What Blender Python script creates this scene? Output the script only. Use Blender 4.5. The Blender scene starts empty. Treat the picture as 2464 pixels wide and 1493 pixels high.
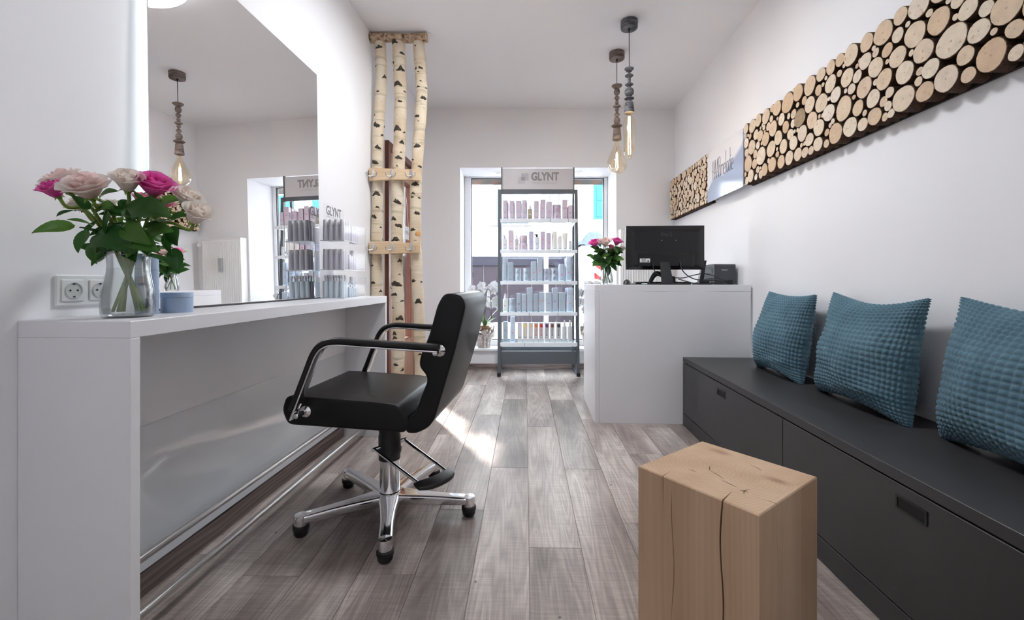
import bpy, bmesh, math, random
from mathutils import Vector, Matrix, Quaternion
from math import sin, cos, pi, radians

sc = bpy.context.scene
COL = sc.collection
rnd = random.Random(7)

# ------------------------------------------------------------------ camera
CAMZ = 1.0
FPX = 1060.0                       # focal length in pixels of the 2464 px wide frame
HOR = 677.0                        # image row of the horizon
cam_d = bpy.data.cameras.new('camera')
cam_d.sensor_fit = 'HORIZONTAL'
cam_d.sensor_width = 36.0
cam_d.lens = 36.0 * FPX / 2464.0
cam_d.shift_y = (HOR - 746.5) / 2464.0
cam_d.clip_start = 0.05
cam = bpy.data.objects.new('camera', cam_d)
COL.objects.link(cam)
cam.location = (0, 0, CAMZ)
cam.rotation_euler = (pi / 2, 0, 0)
sc.camera = cam

# ------------------------------------------------------------------ colour management
vs = sc.view_settings
vs.view_transform = 'Standard'
vs.look = 'None'
vs.gamma = 1.0
vs.exposure = 1.3
vs.use_curve_mapping = False

# ------------------------------------------------------------------ sky and sun
world = bpy.data.worlds.new('sky')
sc.world = world
world.use_nodes = True
bg = world.node_tree.nodes['Background']
bg.inputs[0].default_value = (0.86, 0.93, 1.0, 1)
bg.inputs[1].default_value = 9.0
sun_d = bpy.data.lights.new('sun', 'SUN')
sun_d.energy = 140.0
sun_d.angle = radians(3.0)
sun_d.color = (1.0, 0.97, 0.93)
sun = bpy.data.objects.new('sun', sun_d)
COL.objects.link(sun)
_sd = Vector((0.50 * cos(radians(45)), -0.866 * cos(radians(45)), -sin(radians(45))))
sun.rotation_euler = _sd.to_track_quat('-Z', 'Y').to_euler()
sc.cycles.use_adaptive_sampling = True
sc.cycles.adaptive_threshold = 0.05
sc.cycles.use_light_tree = False
sc.cycles.adaptive_min_samples = 16
sc.cycles.light_sampling_threshold = 0.03
sc.cycles.max_bounces = 8
sc.cycles.diffuse_bounces = 4
sc.cycles.glossy_bounces = 4
sc.cycles.transmission_bounces = 6
sc.cycles.transparent_max_bounces = 14
sc.cycles.sample_clamp_indirect = 8.0
sc.cycles.caustics_reflective = False
sc.cycles.caustics_refractive = False

# ------------------------------------------------------------------ frames
A = radians(3.35)                  # side walls run 3.35 degrees off the camera axis
def R(x, y, z=0.0):
    return Vector((x * cos(A) + y * sin(A), -x * sin(A) + y * cos(A), z))

# ------------------------------------------------------------------ materials
MATS = {}
def nodes_of(name):
    m = bpy.data.materials.new(name)
    m.use_nodes = True
    nt = m.node_tree
    return m, nt, nt.nodes['Principled BSDF']
def setb(b, col=None, rough=None, metal=None, spec=None, coat=None, trans=None, ior=None, emit=None, estr=None, sheen=None):
    if col is not None: b.inputs['Base Color'].default_value = (*col, 1)
    if rough is not None: b.inputs['Roughness'].default_value = rough
    if metal is not None: b.inputs['Metallic'].default_value = metal
    if spec is not None: b.inputs['Specular IOR Level'].default_value = spec
    if coat is not None: b.inputs['Coat Weight'].default_value = coat
    if trans is not None: b.inputs['Transmission Weight'].default_value = trans
    if ior is not None: b.inputs['IOR'].default_value = ior
    if emit is not None: b.inputs['Emission Color'].default_value = (*emit, 1)
    if estr is not None: b.inputs['Emission Strength'].default_value = estr
    if sheen is not None: b.inputs['Sheen Weight'].default_value = sheen
def N(nt, t, **kw):
    n = nt.nodes.new(t)
    for k, v in kw.items():
        if k.startswith('i_'):
            key = k[2:]
            n.inputs[int(key) if key.isdigit() else key].default_value = v
        else:
            setattr(n, k, v)
    return n
def ramp(nt, stops):
    n = nt.nodes.new('ShaderNodeValToRGB')
    e = n.color_ramp.elements
    while len(e) < len(stops): e.new(0.5)
    for el, (p, c) in zip(e, stops):
        el.position = p; el.color = (*c, 1)
    return n
def coords(nt, scale=(1, 1, 1), kind='Object', rand=False, rot=(0, 0, 0)):
    tc = nt.nodes.new('ShaderNodeTexCoord')
    mp = nt.nodes.new('ShaderNodeMapping')
    mp.inputs['Scale'].default_value = scale
    mp.inputs['Rotation'].default_value = rot
    nt.links.new(tc.outputs[kind], mp.inputs['Vector'])
    if rand:
        oi = nt.nodes.new('ShaderNodeObjectInfo')
        mu = N(nt, 'ShaderNodeVectorMath', operation='SCALE')
        mu.inputs[0].default_value = (37.0, 91.0, 53.0)
        nt.links.new(oi.outputs['Random'], mu.inputs['Scale'])
        ad = N(nt, 'ShaderNodeVectorMath', operation='ADD')
        nt.links.new(mp.outputs[0], ad.inputs[0]); nt.links.new(mu.outputs[0], ad.inputs[1])
        return ad.outputs[0]
    return mp.outputs[0]
def bump(nt, b, h, strength=0.2, dist=0.01):
    bn = N(nt, 'ShaderNodeBump')
    bn.inputs['Strength'].default_value = strength
    bn.inputs['Distance'].default_value = dist
    nt.links.new(h, bn.inputs['Height'])
    nt.links.new(bn.outputs[0], b.inputs['Normal'])
def plain(name, col, rough=0.5, metal=0.0, noise=0.0, nscale=40.0, bumps=0.0, **kw):
    """principled with a little procedural mottling and relief"""
    if name in MATS: return MATS[name]
    m, nt, b = nodes_of(name)
    setb(b, col, rough, metal, **kw)
    if noise > 0 or bumps > 0:
        v = coords(nt)
        nz = N(nt, 'ShaderNodeTexNoise'); nz.inputs['Scale'].default_value = nscale; nz.inputs['Detail'].default_value = 4
        nt.links.new(v, nz.inputs['Vector'])
        if noise > 0:
            lo = tuple(max(0, c * (1 - noise)) for c in col); hi = tuple(min(1, c * (1 + noise)) for c in col)
            r = ramp(nt, [(0.3, lo), (0.7, hi)])
            nt.links.new(nz.outputs[0], r.inputs[0]); nt.links.new(r.outputs[0], b.inputs['Base Color'])
        if bumps > 0: bump(nt, b, nz.outputs[0], bumps, 0.004)
    MATS[name] = m
    return m
def emissive(name, col, strength):
    if name in MATS: return MATS[name]
    m, nt, b = nodes_of(name)
    setb(b, (0.8, 0.8, 0.8), 0.5, emit=col, estr=strength)
    MATS[name] = m
    return m
def clear(name, tint=(1, 1, 1), rough=0.02, gloss=0.06, edge=0.5):
    """thin clear pane: transparent, with a fresnel mirror on top"""
    if name in MATS: return MATS[name]
    m = bpy.data.materials.new(name); m.use_nodes = True
    nt = m.node_tree; nt.nodes.clear()
    out = nt.nodes.new('ShaderNodeOutputMaterial')
    tr = N(nt, 'ShaderNodeBsdfTransparent'); tr.inputs[0].default_value = (*tint, 1)
    gl = N(nt, 'ShaderNodeBsdfGlossy'); gl.inputs['Roughness'].default_value = rough
    fr = N(nt, 'ShaderNodeLayerWeight'); fr.inputs['Blend'].default_value = 0.35
    mr = N(nt, 'ShaderNodeMapRange'); mr.inputs['To Min'].default_value = gloss; mr.inputs['To Max'].default_value = edge
    nt.links.new(fr.outputs['Fresnel'], mr.inputs[0])
    mx = nt.nodes.new('ShaderNodeMixShader')
    nt.links.new(mr.outputs[0], mx.inputs[0]); nt.links.new(tr.outputs[0], mx.inputs[1]); nt.links.new(gl.outputs[0], mx.inputs[2])
    nt.links.new(mx.outputs[0], out.inputs[0])
    MATS[name] = m
    return m

# ------------------------------------------------------------------ mesh building
class MB:
    def __init__(s):
        s.v = []; s.f = []; s.m = []; s.sm = []
    def add(s, vs, fs, m=0, smooth=False):
        o = len(s.v)
        s.v += [tuple(p) for p in vs]
        for f in fs:
            s.f.append(tuple(i + o for i in f)); s.m.append(m); s.sm.append(smooth)
        return s
    def box(s, x0, x1, y0, y1, z0, z1, m=0):
        vs = [(x, y, z) for z in (z0, z1) for y in (y0, y1) for x in (x0, x1)]
        return s.add(vs, [(0, 2, 3, 1), (4, 5, 7, 6), (0, 1, 5, 4), (2, 6, 7, 3), (0, 4, 6, 2), (1, 3, 7, 5)], m)
    def cbox(s, x0, x1, y0, y1, z0, z1, b=0.002, m=0, smooth=False, mat=None):
        c = ((x0 + x1) / 2, (y0 + y1) / 2, (z0 + z1) / 2)
        h = ((x1 - x0) / 2, (y1 - y0) / 2, (z1 - z0) / 2)
        b = min(b, *[k * 0.95 for k in h])
        vs = []; ix = {}
        for sx in (-1, 1):
            for sy in (-1, 1):
                for sz in (-1, 1):
                    sg = (sx, sy, sz)
                    for ax in range(3):
                        p = [c[k] + sg[k] * (h[k] if k == ax else h[k] - b) for k in range(3)]
                        ix[(sg, ax)] = len(vs); vs.append(p)
        fs = []
        for ax in range(3):
            u, w = [k for k in range(3) if k != ax]
            for sg in (-1, 1):
                q = []
                for su, sw in ((-1, -1), (1, -1), (1, 1), (-1, 1)):
                    t = [0, 0, 0]; t[ax] = sg; t[u] = su; t[w] = sw
                    q.append(ix[(tuple(t), ax)])
                fs.append(tuple(q))
        for ax in range(3):          # edges parallel to ax
            u, w = [k for k in range(3) if k != ax]
            for su in (-1, 1):
                for sw in (-1, 1):
                    t0 = [0, 0, 0]; t0[ax] = -1; t0[u] = su; t0[w] = sw
                    t1 = list(t0); t1[ax] = 1
                    fs.append((ix[(tuple(t0), u)], ix[(tuple(t1), u)], ix[(tuple(t1), w)], ix[(tuple(t0), w)]))
        for sx in (-1, 1):
            for sy in (-1, 1):
                for sz in (-1, 1):
                    fs.append(tuple(ix[((sx, sy, sz), k)] for k in range(3)))
        if mat is not None: vs = [mat @ Vector(p) for p in vs]
        return s.add(vs, fs, m, smooth)
    def lathe(s, prof, seg=24, c=(0, 0, 0), m=0, smooth=True, mat=None, sx=1.0, sy=1.0):
        vs = []; fs = []
        n = len(prof)
        for r, z in prof:
            for k in range(seg):
                t = 2 * pi * k / seg
                p = Vector((c[0] + r * cos(t) * sx, c[1] + r * sin(t) * sy, c[2] + z))
                vs.append(mat @ p if mat is not None else p)
        for i in range(n - 1):
            for k in range(seg):
                k2 = (k + 1) % seg
                fs.append((i * seg + k, i * seg + k2, (i + 1) * seg + k2, (i + 1) * seg + k))
        if prof[0][0] > 1e-6: fs.append(tuple(range(seg - 1, -1, -1)))
        if prof[-1][0] > 1e-6: fs.append(tuple((n - 1) * seg + k for k in range(seg)))
        return s.add(vs, fs, m, smooth)
    def tube(s, pts, r, seg=10, m=0, caps=True, smooth=True, flat=1.0):
        pts = [Vector(p) for p in pts]
        n = len(pts)
        rs = r if isinstance(r, (list, tuple)) else [r] * n
        vs = []; fs = []
        t0 = (pts[1] - pts[0]).normalized()
        up = Vector((0, 0, 1)) if abs(t0.z) < 0.9 else Vector((1, 0, 0))
        nrm = (up - t0 * up.dot(t0)).normalized()
        for i, p in enumerate(pts):
            t = (pts[min(i + 1, n - 1)] - pts[max(i - 1, 0)]).normalized()
            nrm = (nrm - t * nrm.dot(t)).normalized()
            bi = t.cross(nrm)
            for k in range(seg):
                a = 2 * pi * k / seg
                vs.append(p + (nrm * cos(a) * flat + bi * sin(a)) * rs[i])
        for i in range(n - 1):
            for k in range(seg):
                k2 = (k + 1) % seg
                fs.append((i * seg + k, i * seg + k2, (i + 1) * seg + k2, (i + 1) * seg + k))
        if caps:
            fs.append(tuple(range(seg - 1, -1, -1)))
            fs.append(tuple((n - 1) * seg + k for k in range(seg)))
        return s.add(vs, fs, m, smooth)
    def loft(s, rings, m=0, smooth=False, caps=True, closed=True):
        n = len(rings[0]); vs = [p for r in rings for p in r]; fs = []
        for i in range(len(rings) - 1):
            for k in range(n if closed else n - 1):
                k2 = (k + 1) % n
                fs.append((i * n + k, i * n + k2, (i + 1) * n + k2, (i + 1) * n + k))
        if caps:
            fs.append(tuple(range(n - 1, -1, -1)))
            fs.append(tuple((len(rings) - 1) * n + k for k in range(n)))
        return s.add(vs, fs, m, smooth)
    def grid(s, fn, nu, nv, m=0, smooth=True):
        vs = [fn(i / nu, j / nv) for j in range(nv + 1) for i in range(nu + 1)]
        fs = []
        for j in range(nv):
            for i in range(nu):
                o = j * (nu + 1) + i
                fs.append((o, o + 1, o + nu + 2, o + nu + 1))
        return s.add(vs, fs, m, smooth)
    def mesh(s, name, mats, recalc=True, angle=40):
        me = bpy.data.meshes.new(name)
        me.from_pydata(s.v, [], s.f)
        for mt in (mats if isinstance(mats, (list, tuple)) else [mats]): me.materials.append(mt)
        me.polygons.foreach_set('material_index', s.m)
        me.polygons.foreach_set('use_smooth', s.sm)
        if recalc:
            bm = bmesh.new(); bm.from_mesh(me)
            bmesh.ops.recalc_face_normals(bm, faces=bm.faces)
            bm.to_mesh(me); bm.free()
        if any(s.sm): me.set_sharp_from_angle(angle=radians(angle))
        me.update()
        return me
    def obj(s, name, mats, parent=None, loc=None, rz=0.0, recalc=True, angle=40, **props):
        o = bpy.data.objects.new(name, s.mesh(name, mats, recalc, angle))
        COL.objects.link(o)
        if parent is not None: o.parent = parent
        if loc is not None: o.location = loc
        if rz: o.rotation_euler = (0, 0, rz)
        for k, v in props.items(): o[k] = v
        return o
def link(name, me, parent=None, loc=None, rot=None, scale=None):
    o = bpy.data.objects.new(name, me); COL.objects.link(o)
    if parent is not None: o.parent = parent
    if loc is not None: o.location = loc
    if rot is not None:
        if isinstance(rot, Quaternion): o.rotation_mode = 'QUATERNION'; o.rotation_quaternion = rot
        else: o.rotation_euler = rot
    if scale is not None: o.scale = scale if isinstance(scale, (tuple, list)) else (scale,) * 3
    return o
def thing(name, label, cat, loc=(0, 0, 0), rz=0.0, group=None):
    o = bpy.data.objects.new(name, None); COL.objects.link(o)
    o.empty_display_size = 0.05
    o.location = loc; o.rotation_euler = (0, 0, rz)
    o['label'] = label; o['category'] = cat
    if group: o['group'] = group
    return o
def tag(o, label, cat, group=None):
    o['label'] = label; o['category'] = cat
    if group: o['group'] = group
    return o
def struct(o, label=None):
    o['kind'] = 'structure'
    if label: o['label'] = label
    return o
TXT = {}
def text_mesh(txt, size, mat, extrude=0.0005, bold=0.0, sx=1.0, space=1.0, align='CENTER'):
    key = (txt, size, mat.name, extrude, bold, sx, space, align)
    if key in TXT: return TXT[key]
    cu = bpy.data.curves.new('lettering', 'FONT')
    cu.body = txt; cu.size = size; cu.extrude = extrude; cu.offset = bold; cu.space_character = space
    cu.align_x = align; cu.resolution_u = 3
    ob = bpy.data.objects.new('lettering_source', cu); COL.objects.link(ob)
    dg = bpy.context.evaluated_depsgraph_get(); dg.update()
    me = bpy.data.meshes.new_from_object(ob.evaluated_get(dg))
    me.transform(Matrix.Diagonal((sx, 1, 1, 1)))
    me.materials.clear(); me.materials.append(mat)
    bpy.data.objects.remove(ob); bpy.data.curves.remove(cu)
    TXT[key] = me
    return me
def smooth_path(pts, n=8):
    """catmull-rom through the points"""
    P = [Vector(p) for p in pts]; P = [P[0] * 2 - P[1]] + P + [P[-1] * 2 - P[-2]]
    out = []
    for i in range(1, len(P) - 2):
        for k in range(n):
            t = k / n
            a, b, c, d = P[i - 1], P[i], P[i + 1], P[i + 2]
            out.append(0.5 * ((2 * b) + (c - a) * t + (2 * a - 5 * b + 4 * c - d) * t * t + (3 * b - a - 3 * c + d) * t ** 3))
    out.append(P[-2])
    return out
def rounded_rect(w, h, r, n=4):
    out = []
    for cx, cy, a0 in ((w / 2 - r, h / 2 - r, 0), (-w / 2 + r, h / 2 - r, pi / 2), (-w / 2 + r, -h / 2 + r, pi), (w / 2 - r, -h / 2 + r, 1.5 * pi)):
        for k in range(n + 1):
            a = a0 + pi / 2 * k / n
            out.append((cx + r * cos(a), cy + r * sin(a)))
    return out
def round_poly(pts, r, n=4):
    """round the corners of a closed 2d polygon"""
    out = []
    m = len(pts)
    for i in range(m):
        p0, p1, p2 = Vector(pts[i - 1]), Vector(pts[i]), Vector(pts[(i + 1) % m])
        d0 = (p0 - p1); d1 = (p2 - p1)
        rr = min(r, d0.length * 0.48, d1.length * 0.48)
        a = p1 + d0.normalized() * rr; b = p1 + d1.normalized() * rr
        for k in range(n + 1):
            t = k / n
            out.append(((1 - t) ** 2) * a + 2 * t * (1 - t) * p1 + t * t * b)
    return out

def translucent(m, colour_out, amount):
    """let light through a thin petal or leaf"""
    nt = m.node_tree; b = nt.nodes['Principled BSDF']; out = nt.nodes['Material Output']
    tl = nt.nodes.new('ShaderNodeBsdfTranslucent'); mx = nt.nodes.new('ShaderNodeMixShader'); mx.inputs[0].default_value = amount
    nt.links.new(colour_out, tl.inputs[0]); nt.links.new(b.outputs[0], mx.inputs[1]); nt.links.new(tl.outputs[0], mx.inputs[2]); nt.links.new(mx.outputs[0], out.inputs[0])

# ---- shared materials
M_wall = plain('wall_paint', (0.92, 0.915, 0.935), 0.75, bumps=0.05, nscale=120)
M_ceil = plain('ceiling_paint', (0.92, 0.915, 0.935), 0.8, bumps=0.04, nscale=120)
M_white = plain('white_laminate', (0.83, 0.825, 0.85), 0.35, noise=0.01, nscale=3)
M_frame = plain('white_window_frame', (0.88, 0.88, 0.9), 0.35)
M_dark = plain('anthracite_seal', (0.05, 0.05, 0.055), 0.5)
M_black = plain('black_plastic', (0.012, 0.012, 0.014), 0.42)
M_chrome = plain('polished_chrome', (0.82, 0.82, 0.83), 0.07, 1.0)
M_steel = plain('brushed_steel', (0.62, 0.60, 0.58), 0.28, 1.0, noise=0.04, nscale=200)
M_char = plain('charcoal_laminate', (0.044, 0.043, 0.046), 0.42, noise=0.03, nscale=5)
M_ral = plain('anthracite_powder_coat', (0.10, 0.115, 0.13), 0.4, noise=0.02)
M_glass = clear('clear_glass', (0.985, 0.995, 0.99), 0.0, 0.03, 0.55)
M_acryl = clear('clear_acrylic', (0.99, 0.992, 0.995), 0.03, 0.004, 0.03)

def wood_floor():
    m, nt, b = nodes_of('weathered_wood_plank')
    v = coords(nt, (1, 1, 1), rand=True)
    # broad tone clouds, long along the plank
    mp = N(nt, 'ShaderNodeMapping'); mp.inputs['Scale'].default_value = (5.0, 1.1, 1); nt.links.new(v, mp.inputs['Vector'])
    n1 = N(nt, 'ShaderNodeTexNoise', i_Scale=1.0, i_Detail=3.0, i_Roughness=0.55); nt.links.new(mp.outputs[0], n1.inputs['Vector'])
    # cathedral grain: distorted bands
    mp2 = N(nt, 'ShaderNodeMapping'); mp2.inputs['Scale'].default_value = (12.0, 1.0, 1); nt.links.new(v, mp2.inputs['Vector'])
    n2 = N(nt, 'ShaderNodeTexNoise', i_Scale=0.9, i_Detail=1.5, i_Roughness=0.4); nt.links.new(mp2.outputs[0], n2.inputs['Vector'])
    mu = N(nt, 'ShaderNodeMath', operation='MULTIPLY'); mu.inputs[1].default_value = 95.0; nt.links.new(n2.outputs[0], mu.inputs[0])
    sn = N(nt, 'ShaderNodeMath', operation='SINE'); nt.links.new(mu.outputs[0], sn.inputs[0])
    # fine fibres
    mp3 = N(nt, 'ShaderNodeMapping'); mp3.inputs['Scale'].default_value = (260.0, 5.0, 1); nt.links.new(v, mp3.inputs['Vector'])
    n3 = N(nt, 'ShaderNodeTexNoise', i_Scale=1.0, i_Detail=2.0); nt.links.new(mp3.outputs[0], n3.inputs['Vector'])
    # crosswise saw marks
    mp4 = N(nt, 'ShaderNodeMapping'); mp4.inputs['Scale'].default_value = (9.0, 120.0, 1); nt.links.new(v, mp4.inputs['Vector'])
    n4 = N(nt, 'ShaderNodeTexNoise', i_Scale=1.0, i_Detail=2.0); nt.links.new(mp4.outputs[0], n4.inputs['Vector'])
    r1 = ramp(nt, [(0.32, (0.22, 0.172, 0.158)), (0.5, (0.40, 0.335, 0.305)), (0.68, (0.62, 0.55, 0.505))])
    nt.links.new(n1.outputs[0], r1.inputs[0])
    def mixv(a, fac_out, amt, mode='MULTIPLY', lo=0.7, hi=1.15):
        mr = N(nt, 'ShaderNodeMapRange'); mr.inputs['To Min'].default_value = lo; mr.inputs['To Max'].default_value = hi
        nt.links.new(fac_out, mr.inputs[0])
        if amt is not None:
            mr.inputs['From Min'].default_value, mr.inputs['From Max'].default_value = amt
        mx = N(nt, 'ShaderNodeVectorMath', operation='SCALE'); nt.links.new(a, mx.inputs[0]); nt.links.new(mr.outputs[0], mx.inputs['Scale'])
        return mx.outputs[0]
    c = mixv(r1.outputs[0], sn.outputs[0], (-1, 1), lo=0.84, hi=1.08)
    c = mixv(c, n3.outputs[0], (0.3, 0.7), lo=0.82, hi=1.12)
    c = mixv(c, n4.outputs[0], (0.3, 0.7), lo=0.88, hi=1.1)
    oi = N(nt, 'ShaderNodeObjectInfo')
    c = mixv(c, oi.outputs['Random'], (0, 1), lo=0.84, hi=1.14)
    # little knots
    vo = N(nt, 'ShaderNodeTexVoronoi'); vo.inputs['Scale'].default_value = 5.5; nt.links.new(v, vo.inputs['Vector'])
    lt = N(nt, 'ShaderNodeMapRange'); lt.inputs['From Min'].default_value = 0.015; lt.inputs['From Max'].default_value = 0.045
    lt.inputs['To Min'].default_value = 0.3; lt.inputs['To Max'].default_value = 1.0; nt.links.new(vo.outputs['Distance'], lt.inputs[0])
    mx = N(nt, 'ShaderNodeVectorMath', operation='SCALE'); nt.links.new(c, mx.inputs[0]); nt.links.new(lt.outputs[0], mx.inputs['Scale'])
    nt.links.new(mx.outputs[0], b.inputs['Base Color'])
    rr = N(nt, 'ShaderNodeMapRange'); rr.inputs['To Min'].default_value = 0.30; rr.inputs['To Max'].default_value = 0.5
    nt.links.new(n3.outputs[0], rr.inputs[0]); nt.links.new(rr.outputs[0], b.inputs['Roughness'])
    bump(nt, b, n3.outputs[0], 0.12, 0.002)
    setb(b, spec=0.5)
    return m
M_floor = wood_floor()
def grain_wood(name, c0, c1, c2, scale=(1, 1, 1), rough=0.5, axis='Z', ring=14.0, dist=3.0):
    m, nt, b = nodes_of(name)
    v = coords(nt, scale, rand=True)
    nz = N(nt, 'ShaderNodeTexNoise', i_Scale=2.2, i_Detail=3.0, i_Roughness=0.6); nt.links.new(v, nz.inputs['Vector'])
    wv = N(nt, 'ShaderNodeTexWave', i_Scale=ring, i_Distortion=dist, i_Detail=2.0)
    wv.inputs['Detail Scale'].default_value = 1.2
    wv.wave_type = 'RINGS'; wv.rings_direction = axis; nt.links.new(v, wv.inputs['Vector'])
    r = ramp(nt, [(0.25, c0), (0.55, c1), (0.8, c2)])
    ad = N(nt, 'ShaderNodeMath', operation='MULTIPLY_ADD'); ad.inputs[1].default_value = 0.28
    nt.links.new(wv.outputs['Fac'], ad.inputs[0])
    m2 = N(nt, 'ShaderNodeMath', operation='MULTIPLY'); m2.inputs[1].default_value = 0.75; nt.links.new(nz.outputs[0], m2.inputs[0])
    nt.links.new(m2.outputs[0], ad.inputs[2])
    nt.links.new(ad.outputs[0], r.inputs[0]); nt.links.new(r.outputs[0], b.inputs['Base Color'])
    setb(b, rough=rough)
    bump(nt, b, ad.outputs[0], 0.08, 0.003)
    return m

# ================================================================== STRUCTURE
CEIL = 2.88
XL, XR = -1.265, 1.49              # side walls in the room frame
YF = 4.80                          # far wall plane (faces the camera)
NX0, NX1 = -0.566, 1.137           # window niche
NZ = 2.238

# ---- floor with its planks
FA = radians(1.73)
fl = MB().box(-1.75, 1.95, -2.7, 5.34, -0.08, -0.0045)
floor = fl.obj('floor', M_floor, rz=-FA); struct(floor)
def clip_poly(poly, n, d):
    out = []
    for i in range(len(poly)):
        p, q = poly[i], poly[(i + 1) % len(poly)]
        a = n[0] * p[0] + n[1] * p[1] - d; b = n[0] * q[0] + n[1] * q[1] - d
        if a <= 0: out.append(p)
        if (a < 0 < b) or (b < 0 < a):
            t = a / (a - b); out.append((p[0] + (q[0] - p[0]) * t, p[1] + (q[1] - p[1]) * t))
    return out
def fl_dir(vx, vy):                # world vector -> floor frame
    return (vx * cos(FA) - vy * sin(FA), vx * sin(FA) + vy * cos(FA))
_nr = fl_dir(cos(A), -sin(A)); _ny = fl_dir(0, 1)
PW, PL, GAP, CH = 0.195, 1.37, 0.0016, 0.0012
offs = {0: 0.285, -1: 0.99, 1: 0.98, 2: 0.46, 3: 1.2, -2: 0.55, -3: 0.12, -4: 0.8, 4: 0.3, 5: 0.75}
_plank_full = None
for k in range(-8, 8):
    x0 = 0.014 + k * PW
    o = offs.get(k, rnd.uniform(0, PL))
    j = -1
    while True:
        y0 = o + j * PL; y1 = y0 + PL; j += 1
        if y0 > 5.1: break
        poly = [(x0 + GAP / 2, y0 + GAP / 2), (x0 + PW - GAP / 2, y0 + GAP / 2), (x0 + PW - GAP / 2, y1 - GAP / 2), (x0 + GAP / 2, y1 - GAP / 2)]
        full = poly[:]
        poly = clip_poly(poly, (-_nr[0], -_nr[1]), -XL - 0.001)
        if poly: poly = clip_poly(poly, _nr, XR - 0.001)
        xm = x0 + PW / 2 + y0 * sin(FA)
        if poly: poly = clip_poly(poly, _ny, (5.019 if NX0 + 0.05 < xm + 0.1 < NX1 else 4.799))
        if len(poly) < 3: continue
        cx = sum(p[0] for p in poly) / len(poly); cy = sum(p[1] for p in poly) / len(poly)
        same = poly == full
        if same and _plank_full is not None:
            link('plank', _plank_full, floor, (cx, cy, 0)); continue
        top = [(p[0] - cx, p[1] - cy) for p in poly]
        def inset(q, e):
            L = math.hypot(*q) or 1
            return (q[0] - math.copysign(min(e, abs(q[0])), q[0]), q[1] - math.copysign(min(e, abs(q[1])), q[1]))
        m = MB().loft([[(x, y, -0.0045) for x, y in top], [(x, y, -CH) for x, y in top], [(*inset(q, CH), 0) for q in top]])
        ob = m.obj('plank', M_floor, floor, (cx, cy, 0))
        if same: _plank_full = ob.data

# ---- walls
w = MB()
DY0, DY1, DZ = 3.58, 4.50, 2.17
w.box(XL - 0.08, XL, -2.6, DY0, -0.06, CEIL); w.box(XL - 0.08, XL, DY0, DY1, DZ, CEIL); w.box(XL - 0.08, XL, DY1, 4.76, -0.06, CEIL)
struct(w.obj('wall_left', M_wall, rz=-A))
struct(MB().box(XR, XR + 0.2, -2.6, 5.0, -0.06, CEIL).obj('wall_right', M_wall, rz=-A))
struct(MB().box(XL - 0.25, XR + 0.2, -2.75, -2.6, -0.06, CEIL).obj('wall_back', M_wall, rz=-A))
w = MB()
w.box(-1.068, NX0, YF, 5.36, -0.06, CEIL); w.box(NX1, 2.05, YF, 5.36, -0.06, CEIL)
w.box(NX0, NX1, YF, 5.36, NZ, CEIL); w.box(NX0, NX1, 5.02, 5.36, -0.06, 0.205)
struct(w.obj('wall_far', M_wall))
struct(MB().box(XL - 0.08, XR + 0.2, -2.75, 5.36, CEIL, CEIL + 0.15).obj('ceiling', M_ceil, rz=-A))
M_base = grain_wood('baseboard_wood', (0.13, 0.098, 0.09), (0.24, 0.187, 0.173), (0.34, 0.275, 0.25), (1.0, 0.6, 5.0), 0.45, 'Y', 3.0, 9.0)
M_base2 = grain_wood('baseboard_wood_far', (0.13, 0.098, 0.09), (0.24, 0.187, 0.173), (0.34, 0.275, 0.25), (0.6, 1.0, 5.0), 0.45, 'X', 3.0, 9.0)
struct(MB().cbox(XL, XL + 0.016, 1.035, 2.785, 0, 0.074, 0.003).obj('baseboard_left', M_base, rz=-A))
struct(MB().cbox(NX0, NX1, 5.004, 5.02, 0, 0.062, 0.003).obj('baseboard_far', M_base2))
struct(MB().cbox(-0.96, NX0 - 0.0, YF - 0.016, YF, 0, 0.062, 0.003).obj('baseboard_corner', M_base2))

# ---- shop window
win = bpy.data.objects.new('window_1', None); COL.objects.link(win); win.location = (0, 5.27, 0)
struct(win)
MB().cbox(NX0 + 0.001, NX0 + 0.08, -0.04, 0.04, 0.235, NZ - 0.001, 0.006).obj('window_frame', M_frame, win)
MB().cbox(NX1 - 0.04, NX1 - 0.001, -0.04, 0.04, 0.235, NZ - 0.001, 0.006).obj('window_frame', M_frame, win)
MB().cbox(NX0 + 0.08, NX1 - 0.04, -0.04, 0.04, NZ - 0.012, NZ - 0.001, 0.004).obj('window_frame', M_frame, win)
MB().cbox(NX0 + 0.08, NX1 - 0.04, -0.04, 0.04, 0.235, 0.30, 0.006).obj('window_frame', M_frame, win)
sx0, sx1 = NX0 + 0.08, NX1 - 0.04
sl = MB(); sl.box(sx0, sx0 + 0.008, -0.02, 0.02, 0.30, NZ - 0.012); sl.box(sx1 - 0.008, sx1, -0.02, 0.02, 0.30, NZ - 0.012)
sl.box(sx0, sx1, -0.02, 0.02, NZ - 0.022, NZ - 0.012); sl.box(sx0, sx1, -0.02, 0.02, 0.30, 0.308)
sl.obj('window_seal', M_dark, win)
MB().box(sx0 + 0.006, sx1 - 0.006, -0.003, 0.003, 0.305, NZ - 0.02).obj('pane', M_glass, win)
MB().cbox(NX0, NX1, -0.30, 0.0, 0.206, 0.235, 0.006).obj('window_sill', M_white, win)

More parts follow.
